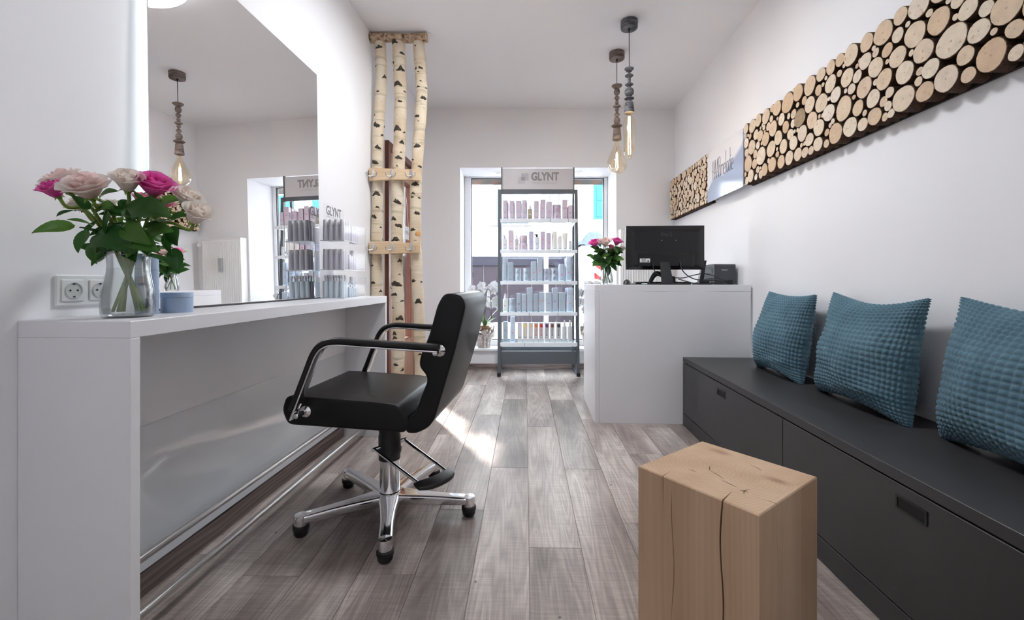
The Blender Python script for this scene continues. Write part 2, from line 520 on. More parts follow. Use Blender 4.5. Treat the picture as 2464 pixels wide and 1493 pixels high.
# ---- glazed entrance door in the left wall
M_dwood = grain_wood('brown_door_wood', (0.075, 0.022, 0.012), (0.135, 0.042, 0.022), (0.19, 0.066, 0.036), (5, 5, 0.6), 0.32, 'Z', 6.0, 4.0)
M_dwood2 = grain_wood('grazing_lit_door_wood', (0.30, 0.15, 0.10), (0.42, 0.22, 0.15), (0.5, 0.29, 0.2), (5, 5, 0.6), 0.35, 'Z', 6.0, 4.0)  # paler copy of the door brown, grazing glare put into the leaf colour
door = bpy.data.objects.new('door_1', None); COL.objects.link(door); door.location = R(XL, DY0); door.rotation_euler = (0, 0, -A)
struct(door)
DW = DY1 - DY0
f = MB(); f.cbox(-0.06, 0.035, 0.0, 0.055, 0, DZ, 0.004); f.obj('door_frame', M_dwood, door)
f = MB(); f.cbox(-0.06, 0.035, DW - 0.055, DW, 0, DZ, 0.004); f.obj('door_frame', M_dwood, door)
f = MB(); f.cbox(-0.06, 0.035, 0.055, DW - 0.055, DZ - 0.055, DZ, 0.004); f.obj('door_frame', M_dwood, door)
f = MB(); f.cbox(-0.03, 0.012, 0.058, 0.10, 0.006, DZ - 0.058, 0.003); f.obj('door_rebate', M_dwood, door)
for (a0, a1, b0, b1) in ((0.10, 0.27, 0.006, DZ - 0.058), (0.74, DW - 0.058, 0.006, DZ - 0.058), (0.27, 0.74, 0.006, 0.44), (0.27, 0.74, 1.95, DZ - 0.058)):
    MB().cbox(-0.05, 0.0, a0, a1, b0, b1, 0.003).obj('door_rail', M_dwood2, door)
for (a0, a1, b0, b1) in ((0.27, 0.285, 0.44, 1.95), (0.725, 0.74, 0.44, 1.95), (0.285, 0.725, 0.44, 0.455), (0.285, 0.725, 1.935, 1.95)):
    MB().cbox(-0.045, 0.008, a0, a1, b0, b1, 0.003).obj('glazing_bead', M_dwood, door)
M_dglass = clear('door_glass', (0.97, 0.97, 0.975), 0.0, 0.04, 0.95)
MB().box(-0.028, -0.022, 0.28, 0.73, 0.45, 1.94).obj('pane', M_dglass, door)
MB().cbox(0.0, 0.05, 0.13, 0.15, 1.02, 1.05, 0.003).cbox(0.035, 0.05, 0.13, 0.25, 1.025, 1.045, 0.004).obj('door_handle', M_steel, door)
# OPEN plate hanging inside on the glass
op = thing('open_sign', 'small white plate reading OPEN hanging on the glazed brown door', 'sign', R(XL + 0.006, 4.16, 1.40), -A)
MB().cbox(0, 0.004, -0.075, 0.075, 0.0, 0.125, 0.001).obj('plate', plain('sign_plate_white', (0.72, 0.74, 0.76), 0.4), op)
tm = text_mesh('OPEN', 0.055, plain('sign_grey_print', (0.25, 0.25, 0.26), 0.5), 0.0003, 0, 0.8)
link('lettering', tm, op, (0.0046, 0, 0.045), (pi / 2, 0, pi / 2))
MB().tube([(0.002, -0.06, 0.125), (0.002, 0, 0.40)], 0.0012, 6).obj('cord', M_steel, op)
MB().tube([(0.002, 0.06, 0.125), (0.002, 0, 0.40)], 0.0012, 6).obj('cord', M_steel, op)
MB().lathe([(0.0, 0.006), (0.012, 0.004), (0.014, 0)], 12, mat=Matrix.Translation((-0.006, 0, 0.405)) @ Matrix.Rotation(pi / 2, 4, 'Y')).obj('suction_cup', M_acryl, op)


# ================================================================== STREET OUTSIDE
M_asph = plain('asphalt', (0.30, 0.29, 0.30), 0.9, spec=0.05, noise=0.2, nscale=15)
struct(MB().box(-30, 30, 5.37, 30, -0.3, -0.12).box(-30, -1.62, -10, 5.37, -0.3, -0.12).obj('street', M_asph))
M_plast = plain('white_plaster', (0.86, 0.86, 0.85), 0.9, spec=0.05, noise=0.03, nscale=3, bumps=0.2)
M_mauve = plain('mauve_grey_boards', (0.020, 0.0155, 0.020), 0.6, spec=0.05, noise=0.12, nscale=4)
M_mauve2 = plain('mauve_grey_coping', (0.014, 0.0135, 0.020), 0.5, spec=0.05)
M_teal = plain('teal_shutter_paint', (0.018, 0.075, 0.078), 0.5, spec=0.05)
M_gfr = plain('grey_window_paint', (0.085, 0.085, 0.10), 0.5, spec=0.05)
M_pane = plain('far_pane', (0.09, 0.10, 0.125), 0.15, spec=0.2)
house = thing('house', 'white plastered house with teal shutters across the street', 'building', (0, 11, -0.12))
MB().box(-4.35, 12, 0, 5, 0, 9.5).obj('wall', M_plast, house)
MB().box(-4.5, 12.1, -0.35, 5.1, 9.5, 9.75).obj('roof', M_gfr, house)
x = -4.3
while x < 1.5:
    MB().cbox(x, x + 0.588, -0.06, -0.001, 0.1, 1.50, 0.012).obj('base_board', M_mauve, house); x += 0.6
MB().cbox(-4.35, 1.55, -0.10, -0.001, 1.50, 1.73, 0.01).obj('coping', M_mauve2, house)
def far_window(x0, x1, z0, z1, shut=True, nx=2):
    w = MB(); t = 0.09
    w.box(x0, x0 + t, -0.07, -0.001, z0, z1); w.box(x1 - t, x1, -0.07, -0.001, z0, z1)
    w.box(x0 + t, x1 - t, -0.07, -0.001, z1 - t, z1); w.box(x0 + t, x1 - t, -0.07, -0.001, z0, z0 + t)
    xm = (x0 + x1) / 2; w.box(xm - 0.045, xm + 0.045, -0.07, -0.001, z0 + t, z1 - t)
    o = w.obj('window', M_gfr, house)
    MB().box(x0 + t, xm - 0.045, -0.02, -0.002, z0 + t, z1 - t).obj('pane', M_pane, o)
    MB().box(xm + 0.045, x1 - t, -0.02, -0.002, z0 + t, z1 - t).obj('pane', M_pane, o)
    MB().cbox(x0 - 0.08, x1 + 0.08, -0.14, -0.001, z0 - 0.07, z0, 0.01).obj('window_ledge', M_gfr, o)
    if shut:
        for sx in (x0 - 0.55, x1 + 0.03):
            q = MB().cbox(sx, sx + 0.5, -0.05, -0.002, z0, z1, 0.006).obj('shutter', M_teal, house)
            for zz in (z0 + 0.06, (z0 + z1) / 2 + 0.02):
                MB().cbox(sx + 0.07, sx + 0.43, -0.062, -0.049, zz, zz + (z1 - z0) / 2 - 0.1, 0.008).obj('shutter_panel', M_teal, q)
far_window(-0.47, 0.40, 2.55, 3.75, False)
far_window(0.72, 1.26, 2.65, 3.75, False)
far_window(2.58, 3.5, 2.66, 3.55)
far_window(5.1, 6.0, 2.66, 3.55); far_window(5.1, 6.0, 5.2, 6.4); far_window(2.5, 3.4, 5.2, 6.4); far_window(-0.4, 0.5, 5.2, 6.4); far_window(-3.2, -2.3, 5.2, 6.4); far_window(7.6, 8.5, 2.66, 3.55)
MB().tube(smooth_path([(1.70, -0.09, 9.4), (1.70, -0.09, 1.9), (1.74, -0.10, 1.75), (1.82, -0.12, 1.55), (1.83, -0.12, 0.02)], 5), 0.055, 10).obj('downpipe', plain('pale_pipe', (0.55, 0.6, 0.66), 0.4), house)
side = thing('house', 'grey-white corner house added out of view at far left to block low sky', 'building', (-11.5, 13.5, -0.12))  # unseen block, added to dim the skylight falling on the right wall
MB().box(-4.9, 4.9, -7.0, 7.0, 0, 8.6).obj('wall', M_plast, side)
MB().box(-5.1, 5.1, -7.2, 7.2, 8.6, 8.85).obj('roof', M_gfr, side)
for wy in (-5.0, -2.4, 0.2, 2.8, 5.2):
    for wz in (1.2, 4.4, 6.6):
        q = MB().box(4.9, 4.96, wy - 0.5, wy + 0.5, wz, wz + 1.3).obj('window', M_gfr, side)
        MB().box(4.961, 4.966, wy - 0.42, wy - 0.03, wz + 0.08, wz + 1.22).box(4.961, 4.966, wy + 0.03, wy + 0.42, wz + 0.08, wz + 1.22).obj('pane', M_pane, q)
# tarpaulin over a white cart
cart = thing('covered_cart', 'white cart under a crumpled blue-lilac tarpaulin, seen outside the shop window', 'cart', (1.95, 8.6, -0.12))
MB().cbox(-0.7, 1.0, -0.5, 0.5, 0.25, 1.78, 0.03).obj('box', plain('cart_white', (0.8, 0.8, 0.82), 0.5), cart)
for wx in (-0.4, 0.7):
    MB().lathe([(0.05, -0.05), (0.25, -0.05), (0.26, 0), (0.25, 0.05), (0.05, 0.05)], 16, mat=Matrix.Translation((wx, -0.53, 0.26)) @ Matrix.Rotation(pi / 2, 4, 'X')).obj('wheel', M_black, cart)
def tarp(u, v):
    x = -0.78 + 1.86 * u; y = -0.56 + 1.12 * v
    e = max(abs(u - 0.5), abs(v - 0.5)) * 2
    z = 2.03 + 0.05 * sin(9 * u + 4 * v) + 0.03 * sin(23 * u - 11 * v) - 0.30 * max(0, (e - 0.62)) / 0.38 + 0.02 * sin(41 * u + 17 * v)
    return (x, y, z)
t_ = MB().grid(tarp, 26, 18); t_.obj('tarpaulin', plain('tarp_blue', (0.042, 0.054, 0.088), 0.6, spec=0.05, noise=0.15, nscale=6), cart, recalc=False)
# red and white warning board on a foot
wb = thing('warning_board', 'red and white striped warning board standing in the street behind the roses', 'sign', (1.315, 6.65, -0.12))
M_red = plain('signal_red', (0.13, 0.018, 0.02), 0.45, spec=0.05)
M_swhite = plain('reflective_white', (0.8, 0.8, 0.8), 0.45)
MB().cbox(-0.075, 0.075, 0, 0.02, 1.115, 1.535, 0.002).obj('board', M_swhite, wb)
for zc in (1.16, 1.36, 1.50):
    lo, hi = max(1.117, zc - 0.08), min(1.533, zc + 0.08)
    s_ = MB()
    pts = [(-0.074, max(1.117, zc + 0.0)), (0.074, max(1.117, zc - 0.12)), (0.074, min(1.533, zc - 0.02)), (-0.074, min(1.533, zc + 0.10))]
    s_.loft([[(p, -0.0015, q) for p, q in pts], [(p, 0.0005, q) for p, q in pts]])
    s_.obj('stripe', M_red, wb)
MB().cbox(-0.02, 0.02, 0.02, 0.06, 0.1, 1.5, 0.004).obj('post', M_steel, wb)
MB().cbox(-0.2, 0.2, -0.12, 0.2, 0.0, 0.1, 0.02).obj('foot', M_black, wb)
# white street post
pst = thing('street_post', 'slim white post standing in the street behind the product rack', 'post', (0.62, 8.0, -0.12))
MB().lathe([(0.04, 0), (0.04, 1.62), (0.0, 1.66)], 14).obj('pole', M_swhite, pst)
MB().lathe([(0.08, 0), (0.08, 0.03), (0.045, 0.05)], 14).obj('base', M_steel, pst)
# striped awning over the window
M_aw1 = plain('awning_peach', (0.12, 0.075, 0.06), 0.8, spec=0.05); M_aw2 = plain('awning_sage', (0.07, 0.072, 0.064), 0.8, spec=0.05)
aw = thing('awning', 'striped peach and sage awning above the shop window', 'awning', (0, 5.37, 0))
k = 0; x = -0.9
fab1 = MB()
while x < 1.5:
    x1 = x + 0.11
    sk = 0.06
    fab1.loft([[(x, 0.0, 2.60), (x1, 0.0, 2.60), (x1, 0.0, 2.612), (x, 0.0, 2.612)], [(x, 0.42, 2.37), (x1, 0.42, 2.37), (x1, 0.42, 2.382), (x, 0.42, 2.382)]], m=k % 2)
    fab1.loft([[(x - sk, 0.42, 2.27), (x1 - sk, 0.42, 2.27), (x1 - sk, 0.43, 2.27), (x - sk, 0.43, 2.27)], [(x, 0.42, 2.37), (x1, 0.42, 2.37), (x1, 0.43, 2.382), (x, 0.43, 2.382)]], m=k % 2)
    x = x1; k += 1
fab1.obj('awning_fabric', [M_aw1, M_aw2], aw)
MB().tube([(-0.92, 0.425, 2.372), (1.52, 0.425, 2.372)], 0.014, 10).obj('front_bar', M_gfr, aw)
for ax in (-0.6, 1.2):
    MB().tube([(ax, 0.0, 2.45), (ax, 0.42, 2.36)], 0.012, 8).obj('arm', M_gfr, aw)

# ================================================================== LIGHT FITTINGS OF THE ROOM AND AN ADDED FILL LAMP
M_diff = emissive('lamp_diffuser', (0.93, 0.96, 1.0), 22.0)
M_lampw = plain('lamp_white_metal', (0.8, 0.8, 0.8), 0.4)
def ceiling_lamp(x, y, label, mat):
    t = thing('ceiling_lamp', label, 'lamp', R(x, y, CEIL))
    MB().lathe([(0.0, -0.0005), (0.285, -0.0005), (0.285, -0.022), (0.0, -0.022)], 40).obj('housing', M_lampw, t)
    MB().lathe([(0.262, -0.086), (0.285, -0.083), (0.298, -0.070), (0.298, -0.030), (0.285, -0.0225)], 40).obj('opal_ring', emissive('opal_ring_glow', (0.975, 0.985, 1.0), 1.2), t, recalc=False)
    MB().lathe([(0.0, -0.090), (0.20, -0.089), (0.261, -0.086)], 40).obj('diffuser', mat, t, recalc=False)
    return t
ceiling_lamp(-0.10, 2.42, 'large round white ceiling lamp glowing at the upper corner of the mirror', M_diff)
ceiling_lamp(0.10, -1.35, 'round white fill lamp added out of view on the ceiling behind the viewer', emissive('fill_lamp_diffuser', (0.93, 0.96, 1.0), 11.5))  # unseen lamp, added to brighten the surfaces that face the camera
M_spot = emissive('spot_glow', (1.0, 0.93, 0.82), 14.0)
def downlight(x, y, label):
    t = thing('downlight', label, 'lamp', (x, y, NZ))
    MB().lathe([(0.030, -0.0005), (0.046, -0.0005), (0.046, -0.005), (0.034, -0.008), (0.030, -0.003)], 24).obj('ring', M_steel, t)
    MB().lathe([(0.0, -0.002), (0.03, -0.002)], 20).obj('glow', M_spot, t, recalc=False)
downlight(-0.158, 4.99, 'small recessed downlight in the window head, beside the rack sign on the birch side')
downlight(0.755, 4.99, 'small recessed downlight in the window head, beside the rack sign on the desk side')

# ================================================================== STYLING COUNTER AND MIRROR (left wall)
M_gpan = plain('grey_glass_splashback', (0.74, 0.765, 0.80), 0.07, coat=0.5)
CT = 0.904
ct = thing('styling_counter', 'long white wall counter with open legroom, roses standing on its near end', 'counter', R(XL, 1.0), -A)
CL, CD = 1.80, 0.29                # length, depth
MB().cbox(0.001, CD, 0.0, CL, CT - 0.042, CT, 0.002).obj('worktop', M_white, ct)
MB().cbox(0.001, CD, 0.0, 0.028, 0.0, CT - 0.042, 0.0015).obj('side_panel', M_white, ct)
MB().cbox(0.001, CD, CL - 0.028, CL, 0.0, CT - 0.042, 0.0015).obj('side_panel', M_white, ct)
MB().cbox(0.001, 0.030, 0.028, CL - 0.028, 0.545, CT - 0.042, 0.002).obj('back_panel', M_white, ct)
MB().cbox(0.017, 0.024, 0.028, CL - 0.028, 0.085, 0.545, 0.001).obj('splashback', M_gpan, ct)
MB().tube([(0.165, 0.03, 0.075), (0.165, CL - 0.03, 0.075)], 0.012, 16).obj('foot_rail', M_steel, ct)
MB().tube([(0.075, 0.03, 0.165), (0.075, CL - 0.03, 0.165)], 0.012, 16).obj('foot_rail', M_steel, ct)

M_mirror = plain('mirror_silver', (0.90, 0.895, 0.895), 0.0, 1.0)
M_led = emissive('led_white', (0.85, 0.95, 1.0), 1.6)
MIR_T = radians(0.9)
mi = thing('wall_mirror', 'large frameless backlit mirror standing on the white counter', 'mirror', R(-1.215, 1.322, CT + 0.006), -A)
mi.rotation_euler = (0, -MIR_T, -A)
MW, MH = 1.076, 1.247
MB().cbox(-0.005, 0.0, 0, MW, 0, MH, 0.0012).obj('mirror_glass', M_mirror, mi)
MB().box(-0.012, -0.0052, 0.03, MW - 0.03, 0.03, MH - 0.05).obj('backing', M_dark, mi)
MB().cbox(-0.014, 0.004, 0.0, MW, -0.006, -0.0002, 0.001).obj('bottom_rail', M_dark, mi)
MB().box(-0.018, -0.0055, 0.012, 0.026, 0.05, MH - 0.05).obj('led_strip', M_led, mi)

# double wall socket
so = thing('wall_socket', 'white double power socket on the wall behind the glass vase', 'socket', R(XL, 1.157, 0.975), -A)
M_sock = plain('socket_white', (0.80, 0.81, 0.80), 0.25)
MB().cbox(0.0005, 0.008, -0.078, 0.078, -0.0425, 0.0425, 0.004).obj('plate', M_sock, so)
for cy in (-0.036, 0.036):
    ins = MB().cbox(0.008, 0.0115, cy - 0.029, cy + 0.029, -0.029, 0.029, 0.0015).obj('socket_insert', M_sock, so)
    mt = Matrix.Translation((0.0115, cy, 0)) @ Matrix.Rotation(pi / 2, 4, 'Y')
    MB().lathe([(0.0225, 0.0), (0.0222, 0.0028), (0.0200, 0.0028), (0.0185, 0.0006), (0.0, 0.0005)], 28, mat=mt).obj('recess', plain('socket_recess', (0.58, 0.59, 0.57), 0.4), ins)
    for dy in (-0.0095, 0.0095):
        MB().lathe([(0.0, 0.0), (0.0028, 0.0)], 12, mat=Matrix.Translation((0.0124, cy + dy, 0)) @ Matrix.Rotation(pi / 2, 4, 'Y')).obj('contact_hole', M_black, ins, recalc=False)
    for dz in (-0.0175, 0.0175):
        MB().cbox(0.0118, 0.0145, cy - 0.003, cy + 0.003, dz - 0.002, dz + 0.002, 0.0008).obj('earth_clip', M_dark, ins)

# ================================================================== BENCH (right wall)
BX, BT = 1.007, 0.472
be = thing('storage_bench', 'long charcoal storage bench along the wall carrying three blue cushions', 'bench', R(0, 0), -A)
MB().cbox(BX, XR - 0.001, -0.75, 3.128, BT - 0.034, BT, 0.0015).obj('bench_top', M_char, be)
MB().box(BX + 0.02, XR - 0.002, -0.74, 3.125, 0.0, BT - 0.036).obj('carcass', M_dark, be)
MB().cbox(BX, BX + 0.02, -0.75, 3.127, 0.0, 0.084, 0.001).obj('plinth', M_char, be)
MB().cbox(BX, BX + 0.02, 3.103, 3.127, 0.088, BT - 0.039, 0.001).obj('filler_strip', M_char, be)
for y0, y1 in ((1.879, 3.10), (0.636, 1.875), (-0.75, 0.632)):
    dr = MB().cbox(BX, BX + 0.02, y0, y1, 0.088, BT - 0.039, 0.001).obj('drawer', M_char, be)
    yc = (y0 + y1) / 2 - 0.005; zc = 0.383
    h = MB()
    for (a0, a1, b0, b1) in ((-0.05, 0.05, 0.014, 0.019), (-0.05, 0.05, -0.019, -0.014), (-0.05, -0.044, -0.014, 0.014), (0.044, 0.05, -0.014, 0.014)):
        h.box(BX - 0.003, BX, yc + a0, yc + a1, zc + b0, zc + b1)
    h.box(BX - 0.0006, BX, yc - 0.044, yc + 0.044, zc - 0.014, zc + 0.014, m=1)
    h.obj('recessed_handle', [M_black, plain('handle_hollow', (0.004, 0.004, 0.004), 0.7)], dr)

# ================================================================== RECEPTION DESK
DA = radians(2.5)
de = thing('reception_desk', 'plain white reception desk with a computer screen and roses on top', 'desk', (0.583, 3.10, 0), -DA)
DWD, DDP, DH = 1.075, 0.645, 0.974
MB().cbox(0, DWD, 0, DDP, DH - 0.045, DH, 0.0015).obj('worktop', M_white, de)
MB().cbox(0.030, DWD - 0.002, 0, 0.025, 0, DH - 0.046, 0.001).obj('front_panel', M_white, de)
MB().cbox(0, 0.029, 0, DDP, 0, DH - 0.046, 0.001).obj('side_panel', M_white, de)
MB().cbox(0.5, 0.525, 0.026, DDP - 0.04, 0, DH - 0.046, 0.001).obj('inner_panel', M_white, de)
def desk_pt(px, Y, z=DH):
    """point on the desk at image column px and depth Y"""
    return Vector(((px - 1232) / FPX * Y, Y, z))

# ================================================================== WOODEN BLOCK STOOL
def block_wood():
    m, nt, b = nodes_of('pale_softwood_block')
    tc = nt.nodes.new('ShaderNodeTexCoord')
    mp = N(nt, 'ShaderNodeMapping'); mp.inputs['Scale'].default_value = (1, 1, 0.07); nt.links.new(tc.outputs['Object'], mp.inputs['Vector'])
    nz = N(nt, 'ShaderNodeTexNoise', i_Scale=9.0, i_Detail=4.0, i_Roughness=0.55); nt.links.new(mp.outputs[0], nz.inputs['Vector'])
    nd = N(nt, 'ShaderNodeTexNoise', i_Scale=5.0, i_Detail=1.0); nt.links.new(mp.outputs[0], nd.inputs['Vector'])
    # growth rings round two hearts
    def rings(cx, cy, sc_):
        sb = N(nt, 'ShaderNodeVectorMath', operation='SUBTRACT'); sb.inputs[1].default_value = (cx, cy, 0); nt.links.new(mp.outputs[0], sb.inputs[0])
        ml = N(nt, 'ShaderNodeVectorMath', operation='MULTIPLY'); ml.inputs[1].default_value = (1, 1, 0); nt.links.new(sb.outputs[0], ml.inputs[0])
        ln = N(nt, 'ShaderNodeVectorMath', operation='LENGTH'); nt.links.new(ml.outputs[0], ln.inputs[0])
        ad = N(nt, 'ShaderNodeMath', operation='MULTIPLY_ADD'); ad.inputs[1].default_value = 0.06; nt.links.new(nd.outputs[0], ad.inputs[0]); nt.links.new(ln.outputs['Value'], ad.inputs[2])
        mu = N(nt, 'ShaderNodeMath', operation='MULTIPLY'); mu.inputs[1].default_value = sc_; nt.links.new(ad.outputs[0], mu.inputs[0])
        s_ = N(nt, 'ShaderNodeMath', operation='SINE'); nt.links.new(mu.outputs[0], s_.inputs[0])
        return s_.outputs[0], ln.outputs['Value']
    r1, l1 = rings(-0.06, -0.05, 620.0)
    r2, l2 = rings(0.10, 0.09, 520.0)
    rp = ramp(nt, [(0.25, (0.47, 0.30, 0.185)), (0.5, (0.58, 0.39, 0.25)), (0.75, (0.66, 0.47, 0.315))])
    nt.links.new(nz.outputs[0], rp.inputs[0])
    def sc_(col, src, fr, to):
        mr = N(nt, 'ShaderNodeMapRange'); mr.inputs['From Min'].default_value, mr.inputs['From Max'].default_value = fr
        mr.inputs['To Min'].default_value, mr.inputs['To Max'].default_value = to; nt.links.new(src, mr.inputs[0])
        v = N(nt, 'ShaderNodeVectorMath', operation='SCALE'); nt.links.new(col, v.inputs[0]); nt.links.new(mr.outputs[0], v.inputs['Scale'])
        return v.outputs[0]
    c = sc_(rp.outputs[0], r1, (-1, 1), (0.955, 1.03))
    c = sc_(c, r2, (-1, 1), (0.97, 1.02))
    # knots
    for kx, ky, kr in ((0.115, 0.055, 0.045), (-0.08, 0.125, 0.05), (-0.055, -0.07, 0.012), (0.09, -0.08, 0.012)):
        sb = N(nt, 'ShaderNodeVectorMath', operation='SUBTRACT'); sb.inputs[1].default_value = (kx, ky, 0); nt.links.new(mp.outputs[0], sb.inputs[0])
        ml = N(nt, 'ShaderNodeVectorMath', operation='MULTIPLY'); ml.inputs[1].default_value = (1, 1.9, 0); nt.links.new(sb.outputs[0], ml.inputs[0])
        ln = N(nt, 'ShaderNodeVectorMath', operation='LENGTH'); nt.links.new(ml.outputs[0], ln.inputs[0])
        ad = N(nt, 'ShaderNodeMath', operation='MULTIPLY_ADD'); ad.inputs[1].default_value = 0.03; nt.links.new(nz.outputs[0], ad.inputs[0]); nt.links.new(ln.outputs['Value'], ad.inputs[2])
        mr = N(nt, 'ShaderNodeMapRange', interpolation_type='SMOOTHSTEP'); mr.inputs['From Min'].default_value = 0.012; mr.inputs['From Max'].default_value = 0.02 + kr
        mr.inputs['To Min'].default_value = 0.75; mr.inputs['To Max'].default_value = 0.0; nt.links.new(ad.outputs[0], mr.inputs[0])
        mx = N(nt, 'ShaderNodeMix', data_type='RGBA'); mx.inputs[7].default_value = (0.26, 0.12, 0.06, 1)
        nt.links.new(mr.outputs[0], mx.inputs[0]); nt.links.new(c, mx.inputs[6]); c = mx.outputs[2]
    nt.links.new(c, b.inputs['Base Color'])
    setb(b, rough=0.5); bump(nt, b, nz.outputs[0], 0.06, 0.003)
    return m
SH, SS = 0.463, 0.168
M_block = block_wood(); M_crack = plain('crack_dark', (0.05, 0.022, 0.010), 0.9)
st = MB()
cr = [('y', -0.082, 0.0020, 0.060, 0.72, 1.0), ('y', -0.056, 0.0036, 0.028, 0.12, 0.95), ('y', 0.080, 0.0045, 0.065, -0.02, 1.0), ('x', -0.075, 0.0034, 0.045, 0.45, 1.0)]
def st_ring(z, inset):
    """section of the block at height z, with the drying cracks cut in"""
    h = SS - inset
    def notch(kind):
        out = []
        for k, p, wd, dp, z0, z1 in cr:
            if k != kind: continue
            t = z / SH
            a = 0.0 if not (z0 <= t <= z1 + 1e-6) else min(1.0, (t - z0) / 0.25 + 0.03)
            if z1 < 1.0 and a > 0: a = min(a, (z1 - t) / 0.12 + 0.02)
            wob = 0.004 * sin(9 * t + p * 50)
            a = max(a, 0.0)
            q = p + wob
            out.append((q, max(wd * a, 0.00005), max(dp * a, 0.0002)))
        return out
    pts = [(-h, -h)]
    for q, wd, dp in sorted(notch('y')):
        pts += [(q - wd / 2, -h), (q + (0.3 * dp if dp < 0.05 else -0.15 * dp), -h + dp), (q + wd / 2, -h)]
    pts.append((h, -h))
    for q, wd, dp in sorted(notch('x')):
        pts += [(h, q - wd / 2), (h - dp, q - 0.2 * dp), (h, q + wd / 2)]
    pts += [(h, h), (-h, h)]
    return [(x, y, z) for x, y in pts]
zs = [0.0] + [SH * k / 24 for k in range(1, 24)] + [SH - 0.003, SH]
st.loft([st_ring(z, 0.0025 if (i == len(zs) - 1 or i == 0) else 0.0) for i, z in enumerate(zs)])
stool = st.obj('block_stool', [M_block], None, (0.602, 1.244, 0), radians(-53.6))
tag(stool, 'solid pale wood block stool with long drying cracks in front of the bench', 'stool')
ck = MB()
for pts in ([(-0.03, -0.03), (0.0, -0.04), (0.025, -0.052)], [(-0.045, 0.0), (-0.035, -0.02), (-0.03, -0.03)], [(0.02, -0.062), (0.05, -0.068), (0.07, -0.072)], [(0.095, -0.055), (0.09, -0.075), (0.098, -0.095)], [(0.082, -0.082), (0.09, -0.075), (0.10, -0.078)], [(0.02, 0.10), (0.045, 0.095), (0.06, 0.085)]):
    P = smooth_path([(x, y, SH + 0.0002) for x, y in pts], 3)
    ck.tube(P, [0.0003 + 0.0009 * sin(pi * i / (len(P) - 1)) for i in range(len(P))], 5, flat=0.15)
ck.obj('surface_check', M_crack, stool)

# ================================================================== SALON CHAIR
M_leather = plain('black_leatherette', (0.008, 0.008, 0.0085), 0.36, bumps=0.06, nscale=500, spec=0.3)
M_pad = plain('black_armrest_rubber', (0.008, 0.008, 0.009), 0.42)
ch = thing('salon_chair', 'black leatherette salon chair on a polished five-star base facing the mirror', 'chair', (-0.531, 1.911, 0), radians(-6))
def offset_poly(P, e):
    n = len(P); out = []
    area = sum(P[i - 1][0] * P[i][1] - P[i][0] * P[i - 1][1] for i in range(n))
    s_ = 1 if area > 0 else -1
    for i in range(n):
        t = (Vector(P[(i + 1) % n]) - Vector(P[i - 1])).normalized()
        out.append((P[i][0] - s_ * t.y * e, P[i][1] + s_ * t.x * e))
    return out
def slab_from_profile(poly, half, r, n=4, puff=0.0):
    P = [tuple(p) for p in round_poly(poly, 0.022, 4)]
    rings = []
    for sgn in (-1, 1):
        seq = []
        for k in range(n + 1):
            a = pi / 2 * k / n
            seq.append((offset_poly(P, r * (1 - sin(a))), sgn * (half - r * (1 - cos(a)))))
        seq.sort(key=lambda q: q[1])
        if sgn < 0: seq = sorted(seq, key=lambda q: q[1])
        rings += seq
    rings.sort(key=lambda q: q[1])
    return [[(x, y, z) for x, z in pr] for pr, y in rings], P
seat_poly = [(-0.318, 0.556), (-0.336, 0.500), (-0.312, 0.446), (-0.068, 0.438), (0.160, 0.430), (0.167, 0.486), (0.150, 0.504), (0.130, 0.532), (0.060, 0.541), (-0.20, 0.553)]
back_poly = [(0.155, 0.4305), (0.195, 0.428), (0.245, 0.452), (0.269, 0.486), (0.345, 0.735), (0.388, 0.915), (0.366, 0.952), (0.306, 0.955), (0.280, 0.909), (0.251, 0.803), (0.213, 0.712), (0.211, 0.680), (0.240, 0.645), (0.241, 0.622), (0.221, 0.576), (0.194, 0.500), (0.170, 0.486)]
M_pipe = plain('black_piping', (0.008, 0.008, 0.008), 0.45)
for nm, poly, hw in (('seat', seat_poly, 0.245), ('backrest', back_poly, 0.245)):
    rings, P = slab_from_profile(poly, hw, 0.010)
    s_ = MB().loft(rings, smooth=True).obj(nm, M_leather, ch, angle=50)
    for sgn in (-1, 1):
        pp = [(x, sgn * (hw - 0.006), z) for x, z in offset_poly(P, 0.0025)]
        MB().tube(pp + pp[:1], 0.003, 6, caps=False).obj('piping', M_pipe, s_)
arm_path = smooth_path([(0.300, 0, 0.750), (0.15, 0, 0.757), (-0.02, 0, 0.766), (-0.085, 0, 0.768), (-0.130, 0, 0.757), (-0.158, 0, 0.728), (-0.185, 0, 0.665), (-0.225, 0, 0.565), (-0.258, 0, 0.487)], 5)
def sweep_flat(path, prof, y):
    rings = []
    n = len(path)
    for i, p in enumerate(path):
        t = (path[min(i + 1, n - 1)] - path[max(0, i - 1)]).normalized()
        nr = Vector((t.z, 0, -t.x))        # outward: up and to the front
        if nr.z < 0 and abs(t.x) > 0.5: nr = -nr
        if nr.x > 0 and abs(t.x) <= 0.5: nr = -nr
        rings.append([(p.x + nr.x * b, y + a, p.z + nr.z * b) for a, b in prof])
    return rings
